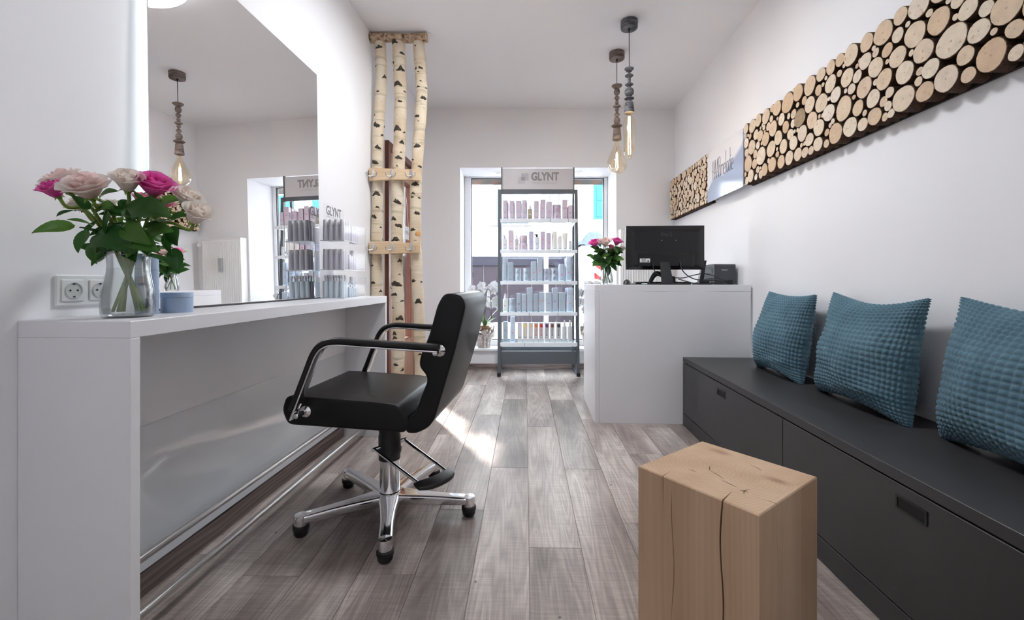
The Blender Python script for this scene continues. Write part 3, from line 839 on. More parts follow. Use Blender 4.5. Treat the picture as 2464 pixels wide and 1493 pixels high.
for sgn in (-1, 1):
    yy = sgn * 0.298
    bar = [(a, b - 0.002) for a, b in rounded_rect(0.042, 0.007, 0.003, 2)]
    ar = MB().loft(sweep_flat(arm_path, bar, yy), smooth=True).obj('armrest', M_chrome, ch)
    pad = [(a, b + 0.0125) for a, b in rounded_rect(0.040, 0.022, 0.010, 4)]
    MB().loft(sweep_flat(arm_path[:-2], pad, yy), smooth=True).obj('arm_pad', M_pad, ar)
    for bx, bz in ((0.290, 0.742), (-0.236, 0.500)):
        mt = Matrix.Translation((bx, sgn * 0.246, bz)) @ Matrix.Rotation(-sgn * pi / 2, 4, 'X')
        q = MB().lathe([(0.0, 0.0), (0.022, 0.0), (0.022, 0.003), (0.012, 0.008), (0.009, 0.010), (0.009, 0.052), (0.0095, 0.052), (0.0095, 0.066), (0.007, 0.068), (0.0, 0.068)], 24, mat=mt)
        q.obj('arm_bolt', M_chrome, ch)
MB().lathe([(0.0, 0.434), (0.047, 0.434), (0.047, 0.36), (0.044, 0.345), (0.047, 0.33), (0.047, 0.285), (0.052, 0.275), (0.050, 0.262), (0.046, 0.25), (0.046, 0.232), (0.0, 0.232)], 32).obj('lift_cover', M_black, ch)
MB().lathe([(0.0, 0.236), (0.0425, 0.236), (0.0425, 0.095), (0.0, 0.095)], 36).obj('column', M_chrome, ch)
MB().lathe([(0.0, 0.045), (0.05, 0.045), (0.058, 0.06), (0.058, 0.075), (0.046, 0.092), (0.0, 0.094)], 36).obj('base_hub', M_chrome, ch)
armm = MB()
secs = []
for t in [0, 0.15, 0.35, 0.6, 0.85, 0.95, 1.0]:
    x_ = 0.035 + 0.335 * t
    wd = 0.088 - 0.075 * min(t, 0.5) - 0.0 * t
    wd = max(wd, 0.050) if t < 0.95 else (0.046 if t < 1 else 0.030)
    zt = 0.091 - 0.010 * t; zb = 0.052 - 0.004 * sin(pi * t)
    pr = rounded_rect(wd, zt - zb, 0.008, 3)
    secs.append([(x_, a, (zt + zb) / 2 + b) for a, b in pr])
armm.loft(secs, smooth=True)
arm_me = armm.mesh('base_arm', M_chrome)
gl = MB().lathe([(0.0, 0.0), (0.020, 0.0), (0.027, 0.010), (0.029, 0.026), (0.031, 0.028), (0.031, 0.040), (0.027, 0.044), (0.0, 0.044)], 24)
gl_me = gl.mesh('glide', M_black)
cap = MB().lathe([(0.0, 0.042), (0.025, 0.042), (0.026, 0.07), (0.024, 0.082), (0.0, 0.084)], 24); cap_me = cap.mesh('end_cap', M_chrome)
for k in range(5):
    a = radians(211 + 72 * k) + radians(6)
    q = link('base_arm', arm_me, ch, rot=(0, 0, a))
    link('glide', gl_me, q, (0.348, 0, 0)); link('end_cap', cap_me, q, (0.348, 0, 0))
# pump pedal
PA = radians(-40 + 6)
d_ = Vector((cos(PA), sin(PA), 0)); n_ = Vector((-sin(PA), cos(PA), 0))
pl = MB().tube([n_ * -0.085 + Vector((0, 0, 0.292)), n_ * 0.085 + Vector((0, 0, 0.292))], 0.008, 12)
pl.obj('pedal_axle', M_chrome, ch)
for sg in (-1, 1):
    MB().tube([n_ * 0.076 * sg + Vector((0, 0, 0.292)), n_ * 0.070 * sg + d_ * 0.29 + Vector((0, 0, 0.232))], 0.0065, 12).obj('pedal_rod', M_chrome, ch)
pr_ = []
for k in range(9):
    u = -1 + 2 * k / 8
    c0 = n_ * (0.088 * u) + d_ * (0.300 + 0.022 * (1 - u * u)) + Vector((0, 0, 0.229))
    e = (1 - abs(u) ** 6 * 0.35)
    pr_.append([c0 + d_ * (a * e) + Vector((0, 0, b * e - 0.18 * a)) for a, b in rounded_rect(0.055, 0.020, 0.009, 3)])
MB().loft(pr_, smooth=True).obj('pedal', M_black, ch)

# ================================================================== LOG-END PANELS AND SHOP SIGN (right wall)
def log_face():
    m, nt, b = nodes_of('sawn_log_face')
    tc = nt.nodes.new('ShaderNodeTexCoord'); oi = nt.nodes.new('ShaderNodeObjectInfo')
    nz = N(nt, 'ShaderNodeTexNoise', i_Scale=1.6, i_Detail=3.0)
    ad = N(nt, 'ShaderNodeVectorMath', operation='ADD'); mu = N(nt, 'ShaderNodeVectorMath', operation='SCALE'); mu.inputs[0].default_value = (31, 17, 43)
    nt.links.new(oi.outputs['Random'], mu.inputs['Scale']); nt.links.new(tc.outputs['Object'], ad.inputs[0]); nt.links.new(mu.outputs[0], ad.inputs[1])
    nt.links.new(ad.outputs[0], nz.inputs['Vector'])
    ml = N(nt, 'ShaderNodeVectorMath', operation='MULTIPLY'); ml.inputs[1].default_value = (1, 0, 1); nt.links.new(tc.outputs['Object'], ml.inputs[0])
    ln = N(nt, 'ShaderNodeVectorMath', operation='LENGTH'); nt.links.new(ml.outputs[0], ln.inputs[0])
    k1 = N(nt, 'ShaderNodeMath', operation='MULTIPLY_ADD'); k1.inputs[1].default_value = 0.22; nt.links.new(nz.outputs[0], k1.inputs[0]); nt.links.new(ln.outputs['Value'], k1.inputs[2])
    k2 = N(nt, 'ShaderNodeMath', operation='MULTIPLY'); k2.inputs[1].default_value = 52.0; nt.links.new(k1.outputs[0], k2.inputs[0])
    sn = N(nt, 'ShaderNodeMath', operation='SINE'); nt.links.new(k2.outputs[0], sn.inputs[0])
    r0 = ramp(nt, [(0.0, (0.78, 0.67, 0.53)), (0.4, (0.72, 0.57, 0.41)), (0.8, (0.64, 0.45, 0.29)), (1.0, (0.78, 0.68, 0.57))])
    nt.links.new(oi.outputs['Random'], r0.inputs[0])
    def sc_(col, src, fr, to):
        mr = N(nt, 'ShaderNodeMapRange'); mr.inputs['From Min'].default_value, mr.inputs['From Max'].default_value = fr
        mr.inputs['To Min'].default_value, mr.inputs['To Max'].default_value = to; nt.links.new(src, mr.inputs[0])
        v = N(nt, 'ShaderNodeVectorMath', operation='SCALE'); nt.links.new(col, v.inputs[0]); nt.links.new(mr.outputs[0], v.inputs['Scale'])
        return v.outputs[0]
    c = sc_(r0.outputs[0], sn.outputs[0], (-1, 1), (0.95, 1.03))
    c = sc_(c, nz.outputs[0], (0.3, 0.7), (0.9, 1.08))
    # heart and stains
    def stain(col, src, fr, mxv, rgb):
        mr = N(nt, 'ShaderNodeMapRange', interpolation_type='SMOOTHSTEP'); mr.inputs['From Min'].default_value, mr.inputs['From Max'].default_value = fr
        mr.inputs['To Min'].default_value, mr.inputs['To Max'].default_value = mxv; nt.links.new(src, mr.inputs[0])
        mx = N(nt, 'ShaderNodeMix', data_type='RGBA'); mx.inputs[7].default_value = (*rgb, 1)
        nt.links.new(mr.outputs[0], mx.inputs[0]); nt.links.new(col, mx.inputs[6]); return mx.outputs[2]
    c = stain(c, ln.outputs['Value'], (0.03, 0.09), (0.7, 0.0), (0.36, 0.19, 0.09))
    n2 = N(nt, 'ShaderNodeTexNoise', i_Scale=2.6, i_Detail=1.0); nt.links.new(ad.outputs[0], n2.inputs['Vector'])
    c = stain(c, n2.outputs[0], (0.66, 0.74), (0.0, 0.6), (0.50, 0.24, 0.09))
    c = stain(c, ln.outputs['Value'], (0.90, 0.985), (0.0, 0.55), (0.45, 0.28, 0.15))
    nt.links.new(c, b.inputs['Base Color']); setb(b, rough=0.65)
    return m
def bark():
    m, nt, b = nodes_of('brown_bark')
    v = coords(nt, (6, 2, 6), rand=True)
    nz = N(nt, 'ShaderNodeTexNoise', i_Scale=2.0, i_Detail=5.0, i_Roughness=0.7); nt.links.new(v, nz.inputs['Vector'])
    r = ramp(nt, [(0.3, (0.06, 0.03, 0.017)), (0.55, (0.19, 0.10, 0.06)), (0.8, (0.32, 0.20, 0.125))])
    nt.links.new(nz.outputs[0], r.inputs[0]); nt.links.new(r.outputs[0], b.inputs['Base Color']); setb(b, rough=0.9)
    bump(nt, b, nz.outputs[0], 0.8, 0.05)
    return m
M_cut = log_face(); M_bark = bark()
M_board = plain('dark_backboard', (0.018, 0.010, 0.007), 0.8, noise=0.2)
LOGV = []
for k in range(12):
    lr = random.Random(k + 3); m = MB(); seg = 18
    ph = [lr.uniform(0, 6.28) for _ in range(4)]
    def rad(t): return 0.985 * (1 + 0.035 * sin(2 * t + ph[0]) + 0.022 * sin(3 * t + ph[1]) + 0.014 * sin(5 * t + ph[2]))
    def ring(y, s_): return [(rad(2 * pi * i / seg) * s_ * cos(2 * pi * i / seg), y, rad(2 * pi * i / seg) * s_ * sin(2 * pi * i / seg)) for i in range(seg)]
    rs = [ring(1.0, 1.0), ring(0.03, 1.0), ring(0.03, 0.955), ring(0.0, 0.945)]
    m.loft(rs[:3], m=1, caps=False, smooth=False); m.loft(rs[2:], m=0, caps=False)
    m.add(rs[3], [tuple(range(seg))], 0)
    LOGV.append(m.mesh('log_end', [M_cut, M_bark], angle=30))
OAK = LOGV[4].copy(); OAK.materials[0] = grain_wood('grey_oak_face', (0.22, 0.15, 0.085), (0.36, 0.26, 0.155), (0.46, 0.35, 0.22), (1, 1, 1), 0.7, 'Y', 7.0, 2.0)
def pack(W, H, sizes, seed, fixed):
    C = list(fixed)
    """dense packing: every log touches two neighbours (or an edge), worked along the panel, then the gaps get twigs"""
    r_ = random.Random(seed)
    def ok(x, z, r): return r - 1e-6 <= x <= W - r + 1e-6 and r - 1e-6 <= z <= H - r + 1e-6 and all((x - a) ** 2 + (z - b) ** 2 >= (r + c - 1e-5) ** 2 for a, b, c in C if abs(a - x) < 0.13)
    def cands(r, xmin):
        out = []
        near = [c for c in C if xmin < c[0] < xmin + 0.38]
        for i, (a, b, c) in enumerate(near):
            for z in (r, H - r):
                d2 = (r + c) ** 2 - (z - b) ** 2
                if d2 > 0: out.append((a + math.sqrt(d2), z))
            if (r + c) ** 2 - (a - r) ** 2 > 0 and a < 0.15:
                q = math.sqrt((r + c) ** 2 - (a - r) ** 2); out += [(r, b + q), (r, b - q)]
            for (a2, b2, c2) in near[i + 1:]:
                dx, dz = a2 - a, b2 - b; d = math.hypot(dx, dz); R1, R2 = r + c, r + c2
                if d > R1 + R2 or d < 1e-6 or d < abs(R1 - R2): continue
                t = (d * d + R1 * R1 - R2 * R2) / (2 * d); h = math.sqrt(max(0, R1 * R1 - t * t))
                mx, mz = a + dx * t / d, b + dz * t / d
                out += [(mx - dz * h / d, mz + dx * h / d), (mx + dz * h / d, mz - dx * h / d)]
        return out
    for zside in (0, 1):                       # the two edge rows
        x = 0.0; prev = None
        while True:
            r = r_.choice(sizes) * r_.uniform(0.8, 1.08); z = r if zside == 0 else H - r
            xx = max([r] + [c[0] + math.sqrt(max(0, (r + c[2]) ** 2 - (z - c[1]) ** 2)) for c in C[-5:] if c not in fixed and abs(c[1] - z) < r + c[2]])
            if xx + r > W: break
            C.append((xx, z, r)); prev = (xx, z, r)
    front = 0.0
    near_all = sorted(C)
    fails = 0
    for _it in range(900):
        if fails >= 14: break
        r = r_.choice(sizes) * r_.uniform(0.86, 1.12)
        best = None
        for x, z in sorted(cands(r, front - 0.22)):
            if ok(x, z, r): best = (x, z); break
        if best is None:
            fails += 1
            if front < W - 0.12: front += 0.012; fails = min(fails, 3)
            continue
        C.append((*best, r)); front = max(front, best[0] - 0.02)
    for rmin, tries in ((0.024, 2500), (0.017, 4000), (0.011, 9000)):      # plug the gaps
        for _ in range(tries):
            x = r_.uniform(rmin, W - rmin); z = r_.uniform(rmin, H - rmin)
            r = min(x, z, W - x, H - z, min([math.hypot(x - a, z - b) - c for a, b, c in C if abs(a - x) < 0.15], default=1))
            if r >= rmin: C.append((x, z, min(r, 0.045)))
    return C
def log_panel(label, y_far, length, sizes, seed, limit, oak=None):
    root = thing('log_panel', label, 'wall decoration', R(XR - 0.004, y_far, 1.657), -A - pi / 2)
    H = 0.418
    MB().box(0, length, -0.012, 0.0, 0.0, H - 0.02).obj('backboard', M_board, root)
    cs = pack(length, H, sizes, seed, [oak] if oak else [])
    lr = random.Random(seed)
    for x, z, r in cs[:limit]:
        dep = lr.uniform(0.060, 0.067) + (0.004 if r > 0.035 else 0)
        link('log_end', OAK if (x, z, r) == oak else lr.choice(LOGV), root, (x, -dep, z), (lr.uniform(-0.03, 0.03), lr.uniform(0, 6.28), lr.uniform(-0.03, 0.03)), (r * lr.uniform(0.95, 1.03), dep - 0.012, r * lr.uniform(0.95, 1.03)))
    return len(cs)
n1 = log_panel('short wall panel of sawn log ends between the far corner and the shop sign', 4.842, 1.06, [0.040, 0.036, 0.031, 0.026, 0.022, 0.018], 11, 190)
n2 = log_panel('long wall panel of sawn log ends above the charcoal bench', 3.128, 2.2, [0.056, 0.050, 0.045, 0.040, 0.034, 0.028, 0.022], 5, 280, (0.651, 0.229, 0.050))

sg = thing('shop_sign', 'glossy white and blue sign plate reading HAARmelodie between the log panels', 'sign', R(XR - 0.073, 3.776, 1.655), -A - pi / 2)
SW, SHH = 0.638, 0.405
def sign_face():
    m, nt, b = nodes_of('white_sign_acrylic'); setb(b, (0.84, 0.83, 0.86), 0.12, spec=0.3); return m
M_sf = sign_face(); M_wave = plain('sign_blue_print', (0.40, 0.47, 0.63), 0.12, spec=0.4); M_wave2 = plain('sign_pale_blue_print', (0.62, 0.67, 0.77), 0.12, spec=0.4)
MB().cbox(0, SW, 0, 0.006, 0, SHH, 0.001).obj('plate', M_sf, sg)
def wave_strip(f0, f1, y, mat, nm):
    m = MB(); n = 28
    top = [(SW * i / n, y, max(0.001, min(SHH - 0.002, f1(i / n)))) for i in range(n + 1)]
    bot = [(SW * i / n, y, max(0.001, min(SHH - 0.002, f0(i / n)))) for i in range(n + 1)]
    m.add(bot + top, [(i, i + 1, n + 2 + i, n + 1 + i) for i in range(n)])
    b2 = [(p[0], -0.0001, p[2]) for p in bot]; t2 = [(p[0], -0.0001, p[2]) for p in top]
    return m.obj(nm, mat, sg, recalc=False)
wf = lambda u: 0.085 + 0.10 * math.sin(min(1, u / 0.36) * pi / 2) - 0.03 * sin(max(0, min(1, (u - 0.36) / 0.25)) * pi) + 0.105 * max(0, (u - 0.55) / 0.45) ** 1.4
wave_strip(lambda u: 0.001, wf, -0.0003, M_wave, 'blue_wave')
wave_strip(wf, lambda u: wf(u) + 0.012 + 0.012 * u, -0.0003, M_wave2, 'pale_wave')
# thin condensed lettering
GL = {'H': (0.55, [[(0, 0), (0, 1)], [(0.55, 0), (0.55, 1)], [(0, 0.42), (0.55, 0.42)]]),
      'A': (0.6, [[(0, 0), (0.3, 1), (0.6, 0)], [(0.08, 0.3), (0.52, 0.3)]]),
      'R': (0.5, [[(0, 0), (0, 1), (0.35, 1), (0.47, 0.93), (0.5, 0.78), (0.47, 0.62), (0.35, 0.55), (0, 0.55)], [(0.28, 0.55), (0.5, 0)]]),
      'm': (0.8, [[(0, 0), (0, 0.52)], [(0, 0.44), (0.12, 0.52), (0.3, 0.52), (0.4, 0.44), (0.4, 0)], [(0.4, 0.44), (0.52, 0.52), (0.7, 0.52), (0.8, 0.44), (0.8, 0)]]),
      'e': (0.45, [[(0, 0.27), (0.45, 0.27), (0.45, 0.42), (0.36, 0.52), (0.1, 0.52), (0, 0.42), (0, 0.1), (0.1, 0), (0.45, 0)]]),
      'l': (0.1, [[(0, 1.12), (0, 0.06), (0.08, 0)]]),
      'o': (0.45, [[(0.1, 0), (0, 0.1), (0, 0.42), (0.1, 0.52), (0.35, 0.52), (0.45, 0.42), (0.45, 0.1), (0.35, 0), (0.1, 0)]]),
      'd': (0.45, [[(0.45, 0), (0.45, 1.12)], [(0.45, 0.42), (0.35, 0.52), (0.1, 0.52), (0, 0.42), (0, 0.1), (0.1, 0), (0.45, 0)]]),
      'i': (0.05, [[(0.02, 0), (0.02, 0.52)], [(0.02, 0.68), (0.02, 0.74)]])}
cx = 0.108; HGT = 0.150; WSC = 0.054
zb = 0.165
M_ink = plain('sign_dark_ink', (0.045, 0.04, 0.06), 0.4)
for chx in 'HAARmelodie':
    wdt, strokes = GL[chx]
    t = MB()
    for s_ in strokes:
        for p, q in zip(s_[:-1], s_[1:]):
            a = Vector((cx + p[0] * WSC, -0.0012, zb + p[1] * HGT)); b_ = Vector((cx + q[0] * WSC, -0.0012, zb + q[1] * HGT))
            d = (b_ - a).normalized(); nn = Vector((-d.z, 0, d.x)) * 0.0023; a -= d * 0.001; b_ += d * 0.001
            t.loft([[a - nn, a + nn, a + nn + Vector((0, 0.0008, 0)), a - nn + Vector((0, 0.0008, 0))], [b_ - nn, b_ + nn, b_ + nn + Vector((0, 0.0008, 0)), b_ - nn + Vector((0, 0.0008, 0))]])
    t.obj('letter', M_ink, sg)
    cx += (wdt + 0.2) * WSC
for x_, z_ in ((0.025, 0.025), (SW - 0.025, 0.025), (0.025, SHH - 0.025), (SW - 0.025, SHH - 0.025)):
    MB().lathe([(0.0, -0.004), (0.008, -0.0035), (0.009, 0.0), (0.009, 0.0)], 16, mat=Matrix.Translation((x_, 0, z_)) @ Matrix.Rotation(-pi / 2, 4, 'X') @ Matrix.Scale(-1, 4, (0, 0, 1))).obj('screw_cap', M_steel, sg)
    MB().lathe([(0.008, 0.006), (0.008, 0.074)], 14, mat=Matrix.Translation((x_, 0, z_)) @ Matrix.Rotation(-pi / 2, 4, 'X')).obj('standoff', M_steel, sg)

# ================================================================== BIRCH TRUNK COAT STAND
def birch():
    m, nt, b = nodes_of('birch_bark')
    v = coords(nt, (1, 1, 1), rand=True)
    def nzs(scale, s, d=3.0, r=0.6):
        mp = N(nt, 'ShaderNodeMapping'); mp.inputs['Scale'].default_value = scale; nt.links.new(v, mp.inputs['Vector'])
        n = N(nt, 'ShaderNodeTexNoise', i_Scale=s, i_Detail=d, i_Roughness=r); nt.links.new(mp.outputs[0], n.inputs['Vector']); return n.outputs[0]
    a = nzs((1, 1, 0.7), 5.0, 2.0)
    r = ramp(nt, [(0.3, (0.60, 0.46, 0.31)), (0.5, (0.74, 0.62, 0.46)), (0.75, (0.80, 0.72, 0.60))]); nt.links.new(a, r.inputs[0])
    c = r.outputs[0]
    def stain(col, src, fr, mxv, rgb):
        mr = N(nt, 'ShaderNodeMapRange', interpolation_type='SMOOTHSTEP'); mr.inputs['From Min'].default_value, mr.inputs['From Max'].default_value = fr
        mr.inputs['To Min'].default_value = 0; mr.inputs['To Max'].default_value = mxv; nt.links.new(src, mr.inputs[0])
        mx = N(nt, 'ShaderNodeMix', data_type='RGBA'); mx.inputs[7].default_value = (*rgb, 1)
        nt.links.new(mr.outputs[0], mx.inputs[0]); nt.links.new(col, mx.inputs[6]); return mx.outputs[2]
    c = stain(c, nzs((1, 1, 9), 3.0, 2.0), (0.56, 0.66), 0.45, (0.36, 0.30, 0.19))     # olive bands round the trunk
    c = stain(c, nzs((7, 7, 60), 2.0, 2.0), (0.68, 0.74), 0.75, (0.10, 0.07, 0.05))     # lenticels
    c = stain(c, nzs((1, 1, 20), 4.0, 4.0), (0.60, 0.68), 0.35, (0.82, 0.76, 0.66))     # peeling white
    nt.links.new(c, b.inputs['Base Color']); setb(b, rough=0.7)
    bump(nt, b, nzs((3, 3, 40), 2.0, 3.0), 0.35, 0.01)
    return m
M_birch = birch()
def knot_mat():
    m, nt, b = nodes_of('birch_knot'); v = coords(nt, (60, 60, 60), rand=True)
    n = N(nt, 'ShaderNodeTexNoise', i_Scale=1.2, i_Detail=4.0, i_Roughness=0.7); nt.links.new(v, n.inputs['Vector'])
    r = ramp(nt, [(0.35, (0.022, 0.018, 0.014)), (0.6, (0.09, 0.07, 0.05)), (0.78, (0.30, 0.22, 0.14))]); nt.links.new(n.outputs[0], r.inputs[0])
    nt.links.new(r.outputs[0], b.inputs['Base Color']); setb(b, rough=0.9); bump(nt, b, n.outputs[0], 0.8, 0.01); return m
M_knot = knot_mat()
M_orange = plain('pruned_branch_wood', (0.62, 0.32, 0.12), 0.7, noise=0.2, nscale=60)
BY = 3.35
from mathutils import noise as mnoise_
bs = thing('birch_coat_stand', 'floor-to-ceiling coat stand of three birch trunks with two hook boards', 'coat stand', (0, BY, 0))
KPM = FPX / BY
def bp(px, py): return ((px - 1232) / KPM, 1 - (py - HOR) / KPM)
TR = [([(914.5, 104), (917.5, 187), (913, 266), (908.6, 355), (908.6, 467), (907, 560), (907, 657), (907, 800), (906, 993)], 0.041),
      ([(958.7, 104), (961.7, 178), (964, 237), (962, 325), (959.6, 384), (956.5, 490), (955, 598), (956, 686), (959, 760), (958.7, 890), (957, 993)], 0.046),
      ([(1007, 104), (1013, 187), (1015, 237), (1010, 310), (1005.5, 370), (1000.5, 460), (1000.5, 555), (1002, 620), (1004, 680), (1008, 745), (1011, 890), (1012, 993)], 0.043)]
KN = [[(119, 0, 1.5), (162, -1, .7), (187, .8, 1.1), (225, -.2, .7), (280, -.6, .6), (305, -.1, 1.5), (327, 1, .7), (358, .3, 1.3), (393, -.3, 1.6), (425, -.5, .5), (467, 0, 1.5), (500, .3, .8), (521, -.4, 1.2), (548, .9, .6), (640, -.6, .6), (680, -.5, 1.1), (700, .9, .8)],
      [(106, -.5, 1.6), (133, .7, .9), (153, -1, .8), (170, .4, 1.4), (206, -.2, 1.5), (224, .9, .6), (249, .1, .9), (313, -.3, 1.6), (321, .9, .7), (345, .6, 1.1), (370, .5, .5), (383, .2, 1.4), (402, 0, .5), (488, .2, 1.6), (527, -.4, 1.3), (545, .5, 1.3), (576, -.1, 1.7), (627, .6, 1.0), (660, .6, .6), (683, .1, 2.0), (708, -.4, 1.2), (723, .9, 1.0), (740, -.8, .8), (764, .4, 1.5), (780, -.1, 1.0), (800, -.4, 1.0), (811, -.4, .9), (876, -.2, .9), (889, .9, .9)],
      [(116, -.4, .4), (169, -.7, .8), (169, .2, .9), (178, -.2, .5), (200, .1, .5), (213, -.4, .7), (215, .9, .6), (240, .5, 1.4), (283, -.5, 1.1), (296, -.1, .4), (355, .0, 1.5), (387, -.7, .8), (403, .7, .9), (446, 0, 1.4), (467, -.2, .7), (476, -.4, .7), (478, .8, .7), (514, .4, 1.3), (554, -.3, 1.0), (600, .6, .5), (676, -.5, 1.1), (678, .9, .8), (724, .1, 1.5), (850, .2, .8)]]
kr = random.Random(21)
for (cl, rad_), kns in zip(TR, KN):
    pts = smooth_path([(bp(*q)[0], 0.0, max(0.0, bp(*q)[1])) for q in cl], 6)
    rr = [rad_ * (1 + 0.04 * sin(i * 0.9) + 0.03 * sin(i * 2.3 + 1) + 0.06 * max(0, (1 - pts[i].z / 0.5))) for i in range(len(pts))]
    trk = MB().tube(pts, rr, 18).obj('trunk', M_birch, bs, angle=60)
    def centre(z):
        for i in range(len(pts) - 1):
            if pts[i].z >= z >= pts[i + 1].z:
                t = (pts[i].z - z) / max(1e-6, pts[i].z - pts[i + 1].z)
                return pts[i].lerp(pts[i + 1], t), rr[i] * (1 - t) + rr[i + 1] * t
        return pts[-1], rr[-1]
    extra = [(kr.uniform(120, 900), kr.uniform(1.6, 4.4), kr.uniform(.5, 1.3)) for _ in range(9)]
    for py, off, sz in kns + extra:
        z = 1 - (py - HOR) / KPM
        ang = -pi / 2 + off * 1.15
        hw = min(1.15, 0.52 * sz * kr.uniform(0.8, 1.15)); hh = 0.011 * sz * kr.uniform(0.8, 1.2)
        k = MB(); nu, nv = 14, 5
        ph = kr.uniform(0, 6); vee = kr.uniform(0.1, 1.0); skew = kr.uniform(-0.5, 0.5); rag = kr.uniform(0, 99)
        def kp(u, v):
            s_ = 2 * u - 1; q = 2 * v - 1
            env = max(0.0, 1 - abs(s_) ** 2.2)
            nse = mnoise_.noise(Vector((u * 5 + rag, v * 2.0, 0.3)))
            zz = z + hh * q * (0.18 + 0.82 * env) * (1 + 0.9 * nse) - hh * 1.3 * vee * abs(s_) ** 1.2 + hh * skew * s_ + 0.004 * sz * nse
            c_, r_ = centre(zz)
            a_ = ang + hw * s_ * (1 + 0.12 * sin(7 * v + ph))
            rr_ = r_ * 1.003 + (0.0038 * (1 - q * q) * env * min(1.0, sz)) - 0.0018 * (1 if (u in (0, 1) or v in (0, 1)) else 0)
            return (c_.x + rr_ * cos(a_), c_.y + rr_ * sin(a_), zz)
        k.grid(kp, nu, nv)
        k.obj('knot', M_knot, trk, recalc=False)
    if rad_ == 0.043:
        c_, r_ = centre(1 - (564 - HOR) / KPM)
        MB().lathe([(0.0, 0.004), (0.016, 0.004), (0.020, 0.0), (0.021, -0.01)], 16, mat=Matrix.Translation((c_.x + r_ * 0.55, c_.y - r_ * 0.82, c_.z)) @ Matrix.Rotation(pi / 2, 4, 'X') @ Matrix.Rotation(0.55, 4, 'Y')).obj('branch_stub', M_orange, trk)
def cross_bark():
    m, nt, b = nodes_of('brown_birch_bark'); v = coords(nt, (14, 14, 14))
    n = N(nt, 'ShaderNodeTexNoise', i_Scale=2.5, i_Detail=5.0, i_Roughness=0.7); nt.links.new(v, n.inputs['Vector'])
    r = ramp(nt, [(0.36, (0.10, 0.07, 0.05)), (0.46, (0.46, 0.31, 0.20)), (0.62, (0.66, 0.49, 0.34)), (0.8, (0.76, 0.64, 0.50))]); nt.links.new(n.outputs[0], r.inputs[0])
    nt.links.new(r.outputs[0], b.inputs['Base Color']); setb(b, rough=0.8); bump(nt, b, n.outputs[0], 0.5, 0.01); return m
M_xlog = cross_bark()
xl, zl = bp(893, 95); xr_, zr = bp(1029, 92)
cp = smooth_path([(xl, -0.02, 2.838), (-0.93, -0.02, 2.842), (-0.78, -0.02, 2.836), (xr_, -0.02, 2.842)], 4)
MB().tube(cp, [0.036, 0.035, 0.034, 0.033, 0.033, 0.033, 0.034, 0.034, 0.034, 0.034, 0.035, 0.035, 0.036][:len(cp)], 16).obj('cross_log', M_xlog, bs)
M_hookb = grain_wood('pine_hook_board', (0.62, 0.40, 0.22), (0.74, 0.54, 0.34), (0.80, 0.63, 0.44), (1.2, 6, 6), 0.5, 'X', 6.0, 5.0)
M_hook = plain('satin_nickel', (0.62, 0.62, 0.62), 0.3, 1.0)
for z0, z1 in ((1.752, 1.838), (1.208, 1.290)):
    n = 12
    x0, x1 = -1.062, -0.682
    rings = []
    for i in range(n + 1):
        t = i / n; x_ = x0 + (x1 - x0) * t
        a = z0 + 0.004 * sin(5 * t + z0 * 3); b_ = z1 + 0.005 * sin(4 * t + z0) + (0.006 if 0.3 < t < 0.6 and z0 < 1.5 else 0)
        rings.append([(x_, -0.075, a), (x_, -0.055, a - 0.002), (x_, -0.055, b_ + 0.002), (x_, -0.075, b_)])
    hb = MB().loft(rings).obj('hook_board', M_hookb, bs)
    zc = (z0 + z1) / 2 - 0.005
    for px in (897, 942, 989):
        hx = (px - 1232) / FPX * 3.27
        h = MB().cbox(hx - 0.011, hx + 0.011, -0.079, -0.075, zc - 0.015, zc + 0.038, 0.0015)
        for s_ in (-1, 1):
            h.tube(smooth_path([(hx, -0.079, zc - 0.005), (hx + s_ * 0.012, -0.092, zc - 0.014), (hx + s_ * 0.03, -0.105, zc - 0.012), (hx + s_ * 0.038, -0.112, zc + 0.012)], 4), 0.0042, 8)
        h.obj('coat_hook', M_hook, hb)


# ================================================================== PRODUCT RACK IN THE WINDOW
RX, RY = 0.28, 4.62                # rack centre column, product front plane
rk = thing('product_rack', 'anthracite metal retail rack with five lit shelves in the shop window', 'rack', (RX, RY, 0))
for s_ in (-1, 1):
    m = MB(); xo = 0.415 * s_
    for a, b_ in (((0.02, 0.03), (0.175, 1.995)),):
        rings = []
        for y_, z_ in ((0.030, 0.028), (0.105, 1.0), (0.175, 1.995)):
            rings.append([(xo - 0.017, y_ - 0.02, z_), (xo + 0.017, y_ - 0.02, z_), (xo + 0.017, y_ + 0.02, z_), (xo - 0.017, y_ + 0.02, z_)])
        m.loft(rings)
    m.obj('upright', M_ral, rk)
    MB().cbox(xo - 0.017, xo + 0.017, 0.0, 0.36, 0.002, 0.034, 0.003).obj('foot', M_ral, rk)
    MB().cbox(xo - 0.019, xo + 0.019, -0.022, 0.001, 0.0, 0.036, 0.002).obj('end_cap', M_black, rk)
    MB().loft([[(xo * 0.98 - 0.012, 0.335, 0.03), (xo * 0.98 + 0.012, 0.335, 0.03), (xo * 0.98 + 0.012, 0.36, 0.03), (xo * 0.98 - 0.012, 0.36, 0.03)], [(xo * 0.98 - 0.012, 0.30, 1.99), (xo * 0.98 + 0.012, 0.30, 1.99), (xo * 0.98 + 0.012, 0.325, 1.99), (xo * 0.98 - 0.012, 0.325, 1.99)]]).obj('rear_upright', M_ral, rk)
MB().cbox(-0.398, 0.398, 0.160, 0.19, 1.950, 1.996, 0.002).obj('top_bar', M_ral, rk)
MB().cbox(-0.398, 0.398, 0.024, 0.046, 0.125, 0.258, 0.002).obj('base_panel', M_ral, rk)
MB().cbox(-0.398, 0.398, 0.046, 0.07, 0.262, 0.305, 0.002).obj('base_bar', M_ral, rk)
